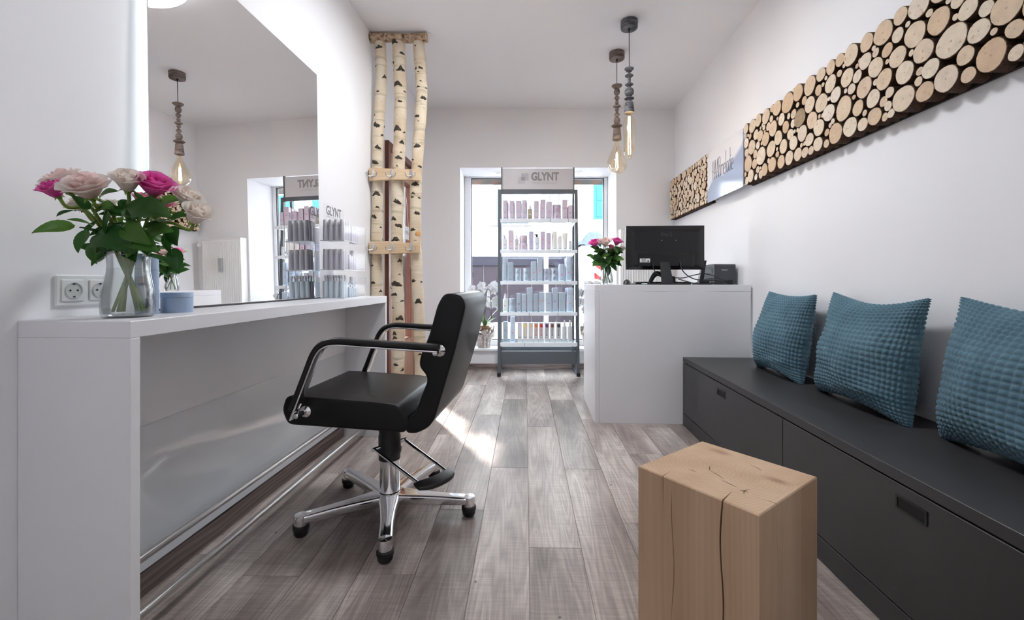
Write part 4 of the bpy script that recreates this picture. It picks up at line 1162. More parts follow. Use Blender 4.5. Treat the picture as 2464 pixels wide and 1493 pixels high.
sgn_ = MB().cbox(-0.392, 0.392, 0.165, 0.18, 1.997, 2.225, 0.001).obj('header_sign', plain('header_white', (0.66, 0.64, 0.66), 0.3), rk)
for s_ in (-1, 1):
    MB().cbox(0.392 * s_ - 0.006, 0.392 * s_ + 0.006, 0.155, 0.19, 1.985, 2.236, 0.001).obj('sign_bracket', M_ral, sgn_)
M_gtx = plain('grey_brand_print', (0.30, 0.28, 0.28), 0.4); M_gtx2 = plain('light_grey_print', (0.50, 0.48, 0.49), 0.4)
link('lettering', text_mesh('GLYNT', 0.118, M_gtx, 0.0004, 0.0048, 0.78, 1.02, 'LEFT'), sgn_, (-0.072, 0.1643, 2.098), (pi / 2, 0, 0))
link('lettering', text_mesh('SWISS FORMULA', 0.038, M_gtx2, 0.0003, 0, 0.92, 1.05, 'LEFT'), sgn_, (-0.066, 0.1643, 2.055), (pi / 2, 0, 0))
for nm, x0, x1, z0, z1, c, yy in (('logo_square', -0.178, -0.100, 2.094, 2.172, (0.56, 0.55, 0.57), 0.1646), ('logo_square', -0.216, -0.138, 2.056, 2.134, (0.60, 0.58, 0.60), 0.1643), ('logo_square', -0.178, -0.138, 2.094, 2.134, (0.42, 0.40, 0.41), 0.1640)):
    MB().box(x0, x1, yy - 0.0006, yy + 0.0003, z0, z1).obj(nm, plain('logo_%.2f' % c[0], c, 0.4), sgn_)
SHZ = [1.651, 1.327, 1.001, 0.675, 0.357]
M_rail = plain('frosted_shelf_rail', (0.80, 0.84, 0.88), 0.25)
M_sglass = clear('greenish_shelf_glass', (0.93, 0.985, 0.97), 0.02, 0.08, 0.5)
M_tube = emissive('shelf_led', (0.78, 0.90, 1.0), 2.5)
for i, z in enumerate(SHZ):
    sh = MB().cbox(-0.397, 0.397, 0.0, 0.30, z - 0.008, z - 0.0005, 0.001).obj('shelf', M_sglass, rk)
    MB().cbox(-0.402, 0.402, -0.028, 0.0, z - 0.036, z - 0.0005, 0.002).obj('shelf_rail', M_rail, sh)
    MB().cbox(-0.39, 0.39, 0.002, 0.012, z - 0.024, z - 0.010, 0.001).obj('led_bar', M_tube, sh)
    for s_ in (-1, 1):
        MB().loft([[(s_ * 0.395 - 0.004, 0.0, z - 0.010), (s_ * 0.395 + 0.004, 0.0, z - 0.010), (s_ * 0.395 + 0.004, 0.0, z - 0.022), (s_ * 0.395 - 0.004, 0.0, z - 0.022)], [(s_ * 0.395 - 0.004, 0.30, z - 0.010), (s_ * 0.395 + 0.004, 0.30, z - 0.010), (s_ * 0.395 + 0.004, 0.30, z - 0.05), (s_ * 0.395 - 0.004, 0.30, z - 0.05)]]).obj('shelf_bracket', M_rail, sh)
    for tx in ((0.12, 0.31), (0.21,), (0.28,), (-0.10, 0.2), (-0.15,))[i]:
        MB().box(tx - 0.004, tx + 0.004, -0.0292, -0.028, z - 0.034, z - 0.003).obj('price_clip', plain('price_clip_grey', (0.42, 0.40, 0.46), 0.5), sh)
MB().box(-0.36, 0.36, 0.048, 0.060, 0.140, 0.150).obj('led_bar', emissive('under_panel_led', (0.8, 0.9, 1.0), 8.0), rk)

# ---- products
PAL = {'lilac': (0.60, 0.51, 0.60), 'lilac2': (0.54, 0.46, 0.58), 'violet': (0.50, 0.47, 0.60), 'olive': (0.36, 0.31, 0.23), 'pale': (0.70, 0.73, 0.78), 'greyclear': (0.55, 0.54, 0.56),
       'ivory': (0.80, 0.77, 0.75), 'steel': (0.36, 0.43, 0.50), 'steel2': (0.42, 0.49, 0.57), 'sky': (0.50, 0.58, 0.70), 'mint': (0.72, 0.80, 0.78), 'silver': (0.55, 0.56, 0.58), 'cap': (0.66, 0.62, 0.70)}
WORD = {'lilac': 'lilac', 'lilac2': 'mauve', 'violet': 'bluish lilac', 'olive': 'olive', 'pale': 'milky white', 'greyclear': 'smoky grey', 'ivory': 'ivory', 'steel': 'steel blue', 'steel2': 'grey blue', 'sky': 'light blue', 'mint': 'mint white', 'silver': 'silver'}
def PM(c): return plain('product_' + c, PAL[c], 0.32)
ACC = {'b': (0.25, 0.32, 0.6), 'g': (0.2, 0.5, 0.4), 'p': (0.75, 0.12, 0.45), 'v': (0.35, 0.12, 0.45), 'o': (0.85, 0.22, 0.06), 'd': (0.06, 0.06, 0.08), 'w': (0.85, 0.85, 0.85)}
M_pink = plain('product_ink_dark', (0.07, 0.07, 0.09), 0.5)
ORD = ['first', 'second', 'third', 'fourth', 'fifth', 'sixth', 'seventh', 'eighth', 'ninth', 'tenth', 'eleventh', 'twelfth', 'thirteenth', 'fourteenth']
SHN = ['top shelf', 'second shelf', 'middle shelf', 'fourth shelf', 'bottom shelf']
MC = {}
def prod_print(root, w, h, acc, zfrac, front):
    """brand name near the foot and a small coloured mark"""
    link('lettering', text_mesh('GLYNT', 0.0115, M_pink, 0.0001, 0.0001, 0.8), root, (0, front - 0.0004, 0.014), (pi / 2, 0, 0))
    if acc:
        a = plain('accent_' + acc, ACC[acc], 0.5)
        k = ('acc', acc)
        if k not in MC:
            q = MB(); q.box(-0.009, 0.006, -0.0003, 0.0003, 0.005, 0.0085); q.box(-0.009, 0.009, -0.0003, 0.0003, 0.0, 0.0035); q.box(-0.009, -0.002, -0.0003, 0.0003, -0.005, -0.0015)
            MC[k] = q.mesh('print_mark', a)
        link('print_mark', MC[k], root, (0, front - 0.0004, h * zfrac))
        if ('wm') not in MC:
            MC['wm'] = text_mesh('A4', 0.012, plain('accent_w', ACC['w'], 0.5), 0.0001)
def carton(name, label, cat, w, h, c, acc, loc, dep=0.048, group=None, zf=0.45):
    t = thing(name, label, cat, loc, group=group)
    key = ('carton', round(w, 3), round(h, 3), c, round(dep, 3))
    if key not in MC:
        m = MB().cbox(-w / 2, w / 2, 0, dep, 0, h, 0.003); MC[key] = m.mesh('carton', PM(c))
    link('carton', MC[key], t); prod_print(t, w, h, acc, zf, 0); return t
def flask(name, label, cat, w, h, c, acc, loc, capf=0.30, dep=None, group=None, zf=0.35):
    """oval flask whose tall cap continues the body"""
    t = thing(name, label, cat, loc, group=group); dep = dep or w * 0.8
    key = ('flask', round(w, 3), round(h, 3), c, capf)
    if key not in MC:
        def sec(z, s_): return [(a * s_, dep / 2 + b * s_, z) for a, b in rounded_rect(w, dep, min(w, dep) * 0.28, 4)]
        hb = h * (1 - capf)
        m = MB().loft([sec(0, 0.93), sec(0.003, 1.0), sec(hb * 0.6, 1.0), sec(hb - 0.002, 0.955), sec(hb, 0.94)], smooth=True)
        m2 = MB().loft([sec(hb + 0.0008, 0.93), sec(hb + 0.002, 0.945), sec(h - 0.004, 0.89), sec(h, 0.86)], smooth=True)
        MC[key] = (m.mesh('flask', PM(c)), m2.mesh('cap', PM(c)))
    link('flask_body', MC[key][0], t); link('cap', MC[key][1], t); prod_print(t, w, h, acc, zf, -0.0002); return t
def jar(name, label, cat, w, h, c, acc, loc, group=None):
    t = thing(name, label, cat, loc, group=group)
    key = ('jar', round(w, 3), round(h, 3), c)
    if key not in MC:
        r = w / 2
        m = MB().lathe([(0, 0), (r * 0.96, 0), (r, 0.003), (r, h * 0.56), (0, h * 0.56)], 24, (0, r, 0))
        m2 = MB().lathe([(0, h * 0.565), (r * 0.99, h * 0.565), (r, h * 0.60), (r, h - 0.003), (r * 0.96, h), (0, h)], 24, (0, r, 0))
        MC[key] = (m.mesh('jar', PM(c)), m2.mesh('lid', PM(c)))
    link('jar_body', MC[key][0], t); link('lid', MC[key][1], t)
    prod_print(t, w, h, acc, 0.40, -0.0004); return t
def spray(name, label, cat, w, h, hb, c, capc, acc, loc, nozzle=False, group=None):
    t = thing(name, label, cat, loc, group=group)
    r = w / 2
    def sec(z, s_): return [(a * s_, w * 0.4 + b * s_, z) for a, b in rounded_rect(w, w * 0.8, w * 0.25, 4)]
    MB().loft([sec(0, 0.93), sec(0.003, 1), sec(hb * 0.93, 1.0), sec(hb * 0.98, 0.92), sec(hb, 0.55)], smooth=True).obj('bottle_body', PM(c), t)
    pm = MB().lathe([(0, hb), (r * 0.52, hb), (r * 0.55, hb + (h - hb) * 0.35), (r * 0.40, hb + (h - hb) * 0.5), (r * 0.26, h - 0.003), (r * 0.2, h), (0, h)], 18, (0, w * 0.4, 0)).obj('pump', PM(capc) if capc in PAL else M_black, t)
    if nozzle: MB().cbox(-w * 0.55, 0.0, w * 0.28, w * 0.52, h - 0.016, h - 0.004, 0.002).obj('nozzle', PM(capc) if capc in PAL else M_black, t)
    prod_print(t, w, hb, acc, 0.45, -0.0002); return t
def X_(px): return (px - 1232) / FPX * RY
KIND = {'c': 'carton', 'f': 'bottle', 'j': 'jar', 's': 'spray bottle', 'n': 'spray bottle', 't': 'tube', 'h': 'colour carton', 'p': 'pump bottle'}
ROWS = [
    [('f', 1210, 1221.5, 482, 'lilac', 'b'), ('f', 1225.9, 1237.4, 482.9, 'lilac', 'b'), ('c', 1242, 1254.5, 483, 'lilac', 'b'), ('f', 1256.3, 1267.7, 481.7, 'lilac', 'g'), ('s', 1270.6, 1281.3, 492, 'olive', 'w', 502, 'cap'),
     ('c', 1284.8, 1296.8, 483, 'lilac', 'g'), ('c', 1300.6, 1312.4, 480, 'lilac', 'p'), ('c', 1315.6, 1328, 485, 'lilac', 'p'), ('j', 1330.6, 1351, 492, 'lilac', 'p', 511), ('c', 1353.4, 1366, 480, 'lilac', 'v'), ('c', 1368, 1377.8, 493, 'lilac', 'v')],
    [('n', 1209, 1219.7, 565, 'pale', 'p', 575, 'lilac2'), ('c', 1223.4, 1235, 554, 'lilac', 'o'), ('s', 1238, 1248, 564, 'greyclear', 'o', 575, 'cap'), ('j', 1249.7, 1269.8, 566, 'lilac', 'o', 584.5), ('c', 1273, 1284, 556.4, 'violet', 'b'),
     ('n', 1286.7, 1298, 562.5, 'pale', 'b', 570, 'black'), ('c', 1301, 1311.9, 556.8, 'lilac2', 'o'), ('c', 1315.3, 1326, 560, 'lilac2', 'o'), ('f', 1329, 1341, 556.8, 'ivory', None), ('f', 1343.5, 1352.8, 568, 'ivory', None), ('t', 1353.7, 1366.5, 560, 'ivory', None), ('f', 1368.7, 1377, 578.8, 'pale', None)],
    [('f', 1208.7, 1219.7, 618.8, 'steel2', None), ('c', 1222.3, 1234.7, 631, 'steel', 'b'), ('j', 1238.4, 1254, 646, 'steel2', 'g', 660), ('j', 1258.8, 1274, 646, 'steel2', 'g', 661), ('c', 1278.4, 1291, 629, 'steel2', 'o'),
     ('c', 1293.8, 1305.6, 619, 'steel2', 'o'), ('j', 1307, 1323, 646, 'steel2', 'p', 661), ('j', 1326.3, 1342.4, 646, 'steel2', 'd', 661), ('f', 1346, 1358, 635.4, 'sky', 'p'), ('f', 1362, 1376, 619, 'sky', 'p')],
    [('s', 1209.8, 1220.8, 707, 'mint', 'p', 719, 'cap'), ('j', 1223.3, 1239.2, 718.7, 'steel2', None, 735), ('c', 1243.8, 1253.5, 707, 'steel', 'd'), ('c', 1255.7, 1266, 708, 'steel2', 'o'), ('c', 1269, 1281.6, 692.8, 'steel2', 'b'),
     ('c', 1284.2, 1294.8, 708, 'steel', 'o'), ('c', 1297.9, 1311, 704, 'steel2', 'o'), ('c', 1313.8, 1327.5, 704.5, 'steel2', 'v'), ('c', 1329.8, 1342.9, 692.8, 'steel2', 'v'), ('c', 1345, 1359.4, 704, 'steel2', 'g'), ('f', 1363, 1381, 692.8, 'sky', 'o')],
    [('c', 1210.5, 1222, 774.5, 'steel', 'v'), ('f', 1227.3, 1239.8, 762, 'sky', 'o')] +
    [('h', 1180 + a * 0.1139, 1180 + b * 0.1139, 777.4, 'silver', None) for a, b in ((575, 665), (690, 785), (805, 900), (920, 1015), (1030, 1125), (1145, 1245), (1265, 1360), (1395, 1495))] +
    [('p', 1353.7, 1364.5, 771, 'silver', None, 786, 'silver'), ('p', 1366.8, 1378, 771, 'silver', None, 786, 'silver')]]
SWATCH = [('pale lilac', (0.62, 0.56, 0.66)), ('yellow', (0.85, 0.55, 0.15)), ('beige', (0.70, 0.52, 0.34)), ('orange', (0.70, 0.16, 0.03)), ('red', (0.60, 0.02, 0.03)), ('purple', (0.12, 0.03, 0.18)), ('brown', (0.22, 0.06, 0.02)), ('black', (0.03, 0.02, 0.025))]
for si, row in enumerate(ROWS):
    z = SHZ[si]; hidx = 0
    for pi_, it in enumerate(row):
        k, a, b_, yt, c, acc = it[:6]
        w = (b_ - a) / FPX * RY; x_ = X_((a + b_) / 2); h = 1 - (yt - HOR) * RY / FPX - z
        loc = (x_, RY + 0.012, z)
        where = f"{ORD[pi_]} from left on the rack's {SHN[si]}"
        g = f"products on the rack's {SHN[si]}"
        tone = WORD[c]
        if k == 'c': carton('carton', f'{tone} tall product carton, {where}', 'carton', w, h, c, acc, loc, group=g, zf=0.42 if pi_ % 3 else 0.55)
        elif k == 'f': flask('product_bottle', f'{tone} capped product bottle, {where}', 'bottle', w, h, c, acc, loc, group=g)
        elif k == 't':
            t = thing('product_tube', f'{tone} flat-topped squeeze tube, {where}', 'tube', loc, group=g)
            MB().loft([[(p * w * 0.4, 0.015 + q * 0.015, 0) for p, q in [(cos(2 * pi * i / 16), sin(2 * pi * i / 16)) for i in range(16)]], [(p * w * 0.42, 0.015 + q * 0.015, h * 0.16) for p, q in [(cos(2 * pi * i / 16), sin(2 * pi * i / 16)) for i in range(16)]]], smooth=True).obj('cap', PM(c), t)
            MB().loft([[(p * w * u, 0.015 + q * d, zz) for p, q in [(cos(2 * pi * i / 16), sin(2 * pi * i / 16)) for i in range(16)]] for u, d, zz in ((0.40, 0.016, h * 0.165), (0.44, 0.016, h * 0.5), (0.5, 0.002, h))], smooth=True).obj('tube_body', PM(c), t)
            prod_print(t, w, h, None, 0.4, -0.002)
        elif k == 'j':
            zt = 1 - (it[6] - HOR) * RY / FPX - z
            jar('product_jar', f'lower {tone} jar of a stacked pair, {where}', 'jar', w, zt, c, acc, loc, group=g)
            jar('product_jar', f'upper {tone} jar of a stacked pair, {where}', 'jar', w * 0.97, h - zt, c, acc, (loc[0], loc[1] + 0.001, z + zt), group=g)
        elif k in 'snp':
            hb = 1 - (it[6] - HOR) * RY / FPX - z
            spray('spray_bottle' if k != 'p' else 'pump_bottle', f'{tone} {"spray" if k != "p" else "metallic pump"} bottle, {where}', 'bottle', w, h, hb, c, it[7], acc, loc, nozzle=(k == 'n'), group=g)
        elif k == 'h':
            nm, col = SWATCH[hidx]
            t = thing('colour_carton', f'silver hair colour carton with {nm} swatch, {where}', 'carton', loc, group=g)
            MB().cbox(-w / 2, w / 2, 0, 0.05, 0, h, 0.0015).obj('carton', PM('silver'), t)
            MB().box(-w * 0.28, w * 0.28, -0.0006, 0.0002, h * 0.76, h * 0.93).obj('swatch', plain('swatch_' + nm.replace(' ', '_'), col, 0.4), t)
            if hidx >= 3:
                link('lettering', text_mesh('MANGALA', 0.026, plain('swatch_red', (0.6, 0.02, 0.03), 0.4) if nm in ('red', 'orange') else M_pink, 0.0001, 0.0002, 0.82, 1.0, 'LEFT'), t, (0.007, -0.0004, h * 0.32), (pi / 2, -pi / 2, 0))
            else:
                MB().box(-0.004, 0.007, -0.0005, 0.0002, h * 0.33, h * 0.72).obj('side_stripe', plain('stripe_' + nm.replace(' ', '_'), tuple(0.6 * q + 0.25 for q in col), 0.4), t)
            link('lettering', text_mesh('GLYNT', 0.0125, M_pink, 0.0001, 0.0002, 0.85), t, (0, -0.0004, h * 0.23), (pi / 2, 0, 0))
            hidx += 1
        # the same product standing behind in a row
        if k in 'cf' and si < 4 and w > 0.04:
            for d in (1, 2):
                lb = f"{tone} carton, {'next' if d == 1 else 'last'} in the row behind the {ORD[pi_]} product on the {SHN[si]}"
                t = thing('carton', lb, 'carton', (x_ + 0.003 * d, RY + 0.012 + 0.062 * d, z), group=g)
                key = ('carton2', round(w, 3), round(h, 3), c)
                if key not in MC: MC[key] = MB().cbox(-w / 2, w / 2, 0, 0.05, 0, h * 0.97, 0.003).mesh('carton', PM(c))
                link('carton', MC[key], t)

# ================================================================== ACRYLIC TEST DISPLAY ON THE COUNTER
ad_ = thing('acrylic_display', 'clear three-tier acrylic display full of product bottles at the counter end', 'display', R(-1.185, 2.342, CT), -A)
AW, AL = 0.132, 0.30                # from mirror into the room, along the wall
TZ = [0.004, 0.160, 0.320]
for i, z in enumerate(TZ):
    MB().cbox(0, AW, 0, AL, z - 0.004, z, 0.0008).obj('tier', clear('acrylic_tier', (0.985, 0.99, 0.995), 0.04, 0.01, 0.08), ad_)
    for (x0, x1, y0, y1) in ((0, AW, 0, 0.003), (AW - 0.003, AW, 0.003, AL)):
        MB().box(x0, x1, y0, y1, z, z + (0.10 if i else 0.115)).obj('tier_wall', M_acryl, ad_)
M_aedge = plain('acrylic_edge', (0.86, 0.88, 0.92), 0.2)
for i, z in enumerate(TZ):
    MB().box(-0.001, AW + 0.0015, -0.0015, 0.0, z - 0.004, z + 0.0005).box(AW, AW + 0.0015, 0.0, AL, z - 0.004, z + 0.0005).obj('tier_edge', M_aedge, ad_)
    for yc in (0.0, AL): MB().box(AW - 0.001, AW + 0.001, yc - 0.001, yc + 0.001, z, z + (0.10 if i else 0.115)).obj('corner_edge', M_aedge, ad_)
MB().box(0, 0.003, 0.003, AL, 0.0, 0.43).obj('back_wall', M_acryl, ad_)
MB().box(0.003, AW, AL - 0.003, AL, 0.0, 0.42).obj('end_wall', M_acryl, ad_)
hd = MB().box(0.0045, 0.0085, 0.02, AL - 0.02, 0.44, 0.53).obj('header_plate', M_acryl, ad_)
MB().box(0.0, 0.004, 0.05, 0.07, 0.40, 0.46).box(0.0, 0.004, AL - 0.07, AL - 0.05, 0.40, 0.46).obj('header_clip', M_acryl, ad_)
M_gtx3 = plain('dark_brand_print', (0.16, 0.16, 0.17), 0.4)
link('lettering', text_mesh('GLYNT', 0.072, M_gtx3, 0.0004, 0.0012, 0.8, 1.0, 'LEFT'), hd, (0.0094, 0.045, 0.470), (pi / 2, 0, pi / 2))
link('lettering', text_mesh('SWISS FORMULA', 0.020, M_gtx2, 0.0002, 0, 0.9, 1.0, 'LEFT'), hd, (0.0094, 0.048, 0.452), (pi / 2, 0, pi / 2))
BC = {'lav': (0.90, 0.88, 0.96), 'blue': (0.80, 0.89, 0.96), 'lavcap': (0.94, 0.93, 0.96)}
for k_, v_ in BC.items(): PAL['b_' + k_] = v_
def little_bottle(label, loc, r, h, c, capc, capr, caph, clear_cap, group):
    t = thing('small_bottle', label, 'bottle', loc, -A, group)
    key = ('lb', r, h, c, caph, clear_cap)
    if key not in MC:
        hb = h - caph
        m = MB().lathe([(0, 0), (r * 0.95, 0), (r, 0.003), (r, hb - 0.004), (r * 0.94, hb), (0, hb)], 20)
        if clear_cap:
            m2 = MB().lathe([(0, hb), (r * 0.34, hb), (r * 0.34, hb + caph * 0.4), (r * 0.5, hb + caph * 0.42), (r * 0.5, hb + caph * 0.8), (0, hb + caph * 0.8)], 16)
            m3 = MB().lathe([(r * 0.93, hb), (r * 0.9, h - 0.004), (r * 0.86, h), (0, h)], 20)
            MC[key] = (m.mesh('bottle_body', PM(c)), m2.mesh('pump', PM(capc)), m3.mesh('clear_cap', M_acryl, recalc=False))
        else:
            m2 = MB().lathe([(0, hb + 0.0005), (r * 0.9, hb + 0.0005), (r * 0.92, h - 0.004), (r * 0.86, h), (0, h)], 20)
            MC[key] = (m.mesh('bottle_body', PM(c)), m2.mesh('cap', PM(capc)))
    for q, nm in zip(MC[key], ('bottle_body', 'cap' if not clear_cap else 'pump', 'clear_cap')): link(nm, q, t)
    return t
TIERN = ['bottom', 'middle', 'top']
def disp(x, y, z): return R(-1.185 + x, 2.342 + y, CT + z)
for ti, (c, capc, h, caph, cc) in enumerate((('b_blue', 'b_lavcap', 0.132, 0.040, True), ('b_lav', 'b_lavcap', 0.112, 0.030, False), ('b_lav', 'b_lavcap', 0.114, 0.032, False))):
    tone = 'light blue pump' if cc else 'lavender'
    for r_i in range(2 if ti < 2 else 3):
        for q in range(4):
            little_bottle(f"{tone} bottle, {ORD[q]} from the mirror in {'front' if r_i == 0 else ORD[r_i]} row, acrylic display's {TIERN[ti]} tier", disp(0.0185 + q * 0.0312, 0.022 + r_i * 0.034, TZ[ti] + 0.0005), 0.0148, h, c, capc, 0, caph, cc, f"bottles on the display's {TIERN[ti]} tier")
    # small sample sizes along the room side, with bigger ones behind
    y0 = 0.108 if ti < 2 else 0.136
    for q in range(4):
        little_bottle(f"slim {'blue' if ti == 0 else 'lavender'} sample bottle, {ORD[q]} along the room edge, acrylic display's {TIERN[ti]} tier", disp(0.114, y0 + q * 0.026, TZ[ti] + 0.0005), 0.0105, 0.085 - 0.006 * (q % 2), 'b_blue' if ti == 0 else 'b_lav', 'b_lavcap', 0, 0.028, ti == 0, f"samples on the display's {TIERN[ti]} tier")
    for q in range(2):
        little_bottle(f"taller {'blue' if ti < 2 else 'lavender'} bottle, {ORD[q]} behind the samples, acrylic display's {TIERN[ti]} tier", disp(0.075, 0.235 + q * 0.034, TZ[ti] + 0.0005), 0.0155, 0.118 if ti < 2 else 0.10, 'b_blue' if ti < 2 else 'b_lav', 'b_lavcap', 0, 0.03, False, f"tall bottles on the display's {TIERN[ti]} tier")

# ---- blue tin and tall can beside the vase
M_tin = plain('powder_blue_card', (0.38, 0.49, 0.68), 0.45)
tn = thing('round_box', 'low powder blue round box with lid in front of the mirror', 'box', tuple(R(-1.112, 1.298, CT)))
MB().lathe([(0, 0), (0.0405, 0), (0.041, 0.001), (0.041, 0.046), (0, 0.046)], 40).obj('box_body', M_tin, tn)
MB().lathe([(0, 0.0465), (0.0418, 0.0465), (0.0418, 0.060), (0.041, 0.061), (0, 0.061)], 40).obj('lid', M_tin, tn)
cn = thing('spray_can', 'tall powder blue can standing behind the glass vase', 'can', tuple(R(-1.137, 1.2196, CT)))
MB().lathe([(0, 0), (0.0275, 0), (0.028, 0.002), (0.028, 0.128), (0, 0.128)], 32).obj('can_body', M_tin, cn)
MB().lathe([(0, 0.1285), (0.0275, 0.1285), (0.0275, 0.172), (0.026, 0.175), (0, 0.175)], 32).obj('cap', M_tin, cn)

# ================================================================== PENDANT LAMPS OVER THE DESK
def limed(name, c0, c1):
    m, nt, b = nodes_of(name); v = coords(nt, (6, 6, 45))
    n = N(nt, 'ShaderNodeTexNoise', i_Scale=1.6, i_Detail=4.0, i_Roughness=0.6); nt.links.new(v, n.inputs['Vector'])
    r = ramp(nt, [(0.38, c0), (0.62, c1)]); nt.links.new(n.outputs[0], r.inputs[0]); nt.links.new(r.outputs[0], b.inputs['Base Color']); setb(b, rough=0.6)
    bump(nt, b, n.outputs[0], 0.2, 0.004); return m
M_lb = limed('limed_brown_wood', (0.085, 0.06, 0.048), (0.24, 0.19, 0.165)); M_lg = limed('limed_black_wood', (0.03, 0.03, 0.034), (0.17, 0.17, 0.185))
M_fil = emissive('filament', (1.0, 0.74, 0.42), 45.0)
M_bulb = clear('amber_bulb_glass', (1.0, 0.93, 0.80), 0.02, 0.04, 0.35)
def bead(z0, z1, kind, r):
    h = z1 - z0; zc = (z0 + z1) / 2
    if kind == 'ball': return [(0.3 * r, z0)] + [(r * sin(pi * (0.12 + 0.76 * i / 8)), zc - h / 2 * cos(pi * i / 8)) for i in range(9)] + [(0.3 * r, z1)]
    if kind == 'disc': return [(0.25 * r, z0), (0.7 * r, zc - h * 0.3), (r, zc - h * 0.02), (r, zc + h * 0.06), (0.7 * r, zc + h * 0.33), (0.25 * r, z1)]
    if kind == 'dia': return [(0.3 * r, z0), (r, zc), (0.3 * r, z1)]
    if kind == 'rod': return [(r, z0), (r, z1)]
    if kind == 'saucer': return [(0.25 * r, z0), (0.6 * r, z0 + h * 0.25), (r, z0 + h * 0.65), (r, z0 + h * 0.75), (0.5 * r, z1), (0.2 * r, z1)]
    if kind == 'cup': return [(0.0, z0), (r, z0), (r * 1.0, z0 + h * 0.06), (r * 0.80, z1 - h * 0.06), (r * 0.72, z1), (0.0, z1)]
def pendant(label, loc, mat, can_r, beads, bulb, zc_top, strength):
    t = thing('pendant_lamp', label, 'lamp', loc)
    MB().lathe([(0, -0.0005), (can_r, -0.0005), (can_r, -0.050), (can_r * 0.97, -0.056), (0, -0.056)], 32).obj('canopy', mat, t)
    MB().tube([(0, 0, -0.056), (0, 0, zc_top)], 0.0028, 8).obj('cable', M_black, t)
    MB().lathe([(0.004, -0.08), (0.009, -0.06), (0.009, -0.056)], 12).obj('cable_grip', M_black, t)
    for z0, z1, kind, r in beads:
        MB().lathe(bead(z0, z1, kind, r), 24).obj('lamp_holder' if kind == 'cup' else 'bead', mat, t)
    g = MB().lathe(bulb, 28).obj('bulb', M_bulb, t, recalc=False)
    zt = bulb[0][1]; zb_ = bulb[-1][1]
    fz0, fz1 = zt - 0.03, zt + (zb_ - zt) * 0.80
    for k in range(4):
        a = k * pi / 2 + 0.4; e = 0.007
        MB().tube([(e * cos(a), e * sin(a), fz0 - (fz0 - fz1) * (0.45 if strength else 0)), (e * 1.6 * cos(a), e * 1.6 * sin(a), fz1)], 0.0016, 6).obj('filament', M_fil, g)
    MB().tube([(0, 0, zt), (0, 0, fz0 - (fz0 - fz1) * 0.5)], 0.003, 8).obj('stem', clear('lamp_stem_glass', (1, 0.95, 0.9), 0.1, 0.2, 0.6), g)
    MB().lathe([(0, zt + 0.004), (0.019, zt + 0.004), (0.019, zt + 0.018), (0, zt + 0.018)], 20).obj('socket_ring', plain('brass_cream', (0.7, 0.55, 0.42), 0.4), t)
Y1 = 3.18; U = Y1 / FPX
def z1_(py): return (1 - (py - HOR) * U) - CEIL
bl1 = [(z1_(175), z1_(162), 'saucer', 0.033), (z1_(187), z1_(178.5), 'disc', 0.030), (z1_(199), z1_(184), 'rod', 0.011), (z1_(208), z1_(200), 'disc', 0.030), (z1_(231), z1_(212), 'ball', 0.033), (z1_(242), z1_(233.5), 'disc', 0.035), (z1_(247), z1_(229), 'rod', 0.011), (z1_(272), z1_(246.5), 'cup', 0.037), (z1_(180), z1_(174), 'rod', 0.009), (z1_(213), z1_(206), 'rod', 0.011)]
zb0 = z1_(272)
pendant('black limed wood pendant lamp with a long tubular filament bulb, nearer the camera', (0.846, Y1, CEIL), M_lg, 0.060, bl1,
        [(0.017, zb0 + 0.004), (0.018, zb0 - 0.018), (0.028, zb0 - 0.035), (0.041, zb0 - 0.055), (0.041, z1_(368) + 0.0), (0.037, z1_(371)), (0.020, z1_(374)), (0.020, z1_(378)), (0.012, z1_(383)), (0.0, z1_(384))], z1_(163), 0)
Y2 = 3.62; U2 = Y2 / FPX
def z2_(py): return (1 - (py - HOR) * U2) - CEIL
bl2 = [(z2_(215), z2_(203), 'saucer', 0.043), (z2_(229), z2_(214), 'ball', 0.025), (z2_(243), z2_(229.5), 'dia', 0.023), (z2_(251.5), z2_(243), 'ball', 0.015), (z2_(260.5), z2_(252), 'disc', 0.031), (z2_(269), z2_(260.5), 'ball', 0.015), (z2_(283), z2_(269.5), 'dia', 0.023), (z2_(298), z2_(283), 'ball', 0.026), (z2_(309), z2_(298), 'disc', 0.044), (z2_(337), z2_(309.5), 'cup', 0.036)]
zb0 = z2_(337)
bp2 = [(0.016, zb0 + 0.004), (0.017, zb0 - 0.015), (0.024, z2_(350)), (0.042, z2_(362)), (0.062, z2_(375)), (0.077, z2_(388)), (0.080, z2_(396)), (0.073, z2_(406)), (0.052, z2_(414)), (0.025, z2_(418)), (0.0, z2_(419))]
pendant('brown limed wood bead pendant lamp with a pear-shaped filament bulb', (0.862, Y2, CEIL), M_lb, 0.062, bl2, bp2, z2_(204), 1)

# ================================================================== RADIATOR ON THE FAR WALL
ra = thing('radiator', 'tall white panel radiator beside the shop window behind the screen', 'radiator', (1.16, 4.69, 0))
M_rad = plain('radiator_enamel', (0.84, 0.83, 0.82), 0.3)
MB().cbox(0, 0.47, 0.0, 0.028, 0.10, 1.545, 0.004).obj('front_panel', M_rad, ra)
MB().cbox(0, 0.47, 0.075, 0.105, 0.10, 1.545, 0.004).obj('rear_panel', M_rad, ra)
MB().cbox(-0.004, 0.0, 0.0, 0.105, 0.09, 1.555, 0.001).obj('side_cover', M_rad, ra)
MB().cbox(0.47, 0.474, 0.0, 0.105, 0.09, 1.555, 0.001).obj('side_cover', M_rad, ra)
gr = MB()
for k in range(7): gr.box(0, 0.47, 0.004 + k * 0.0145, 0.009 + k * 0.0145, 1.546, 1.556)
gr.obj('top_grille', M_rad, ra)
rb = MB()
for k in range(17): rb.cbox(0.012 + k * 0.027, 0.022 + k * 0.027, -0.005, 0.0005, 0.13, 1.51, 0.003)
rb.obj('ribs', M_rad, ra)
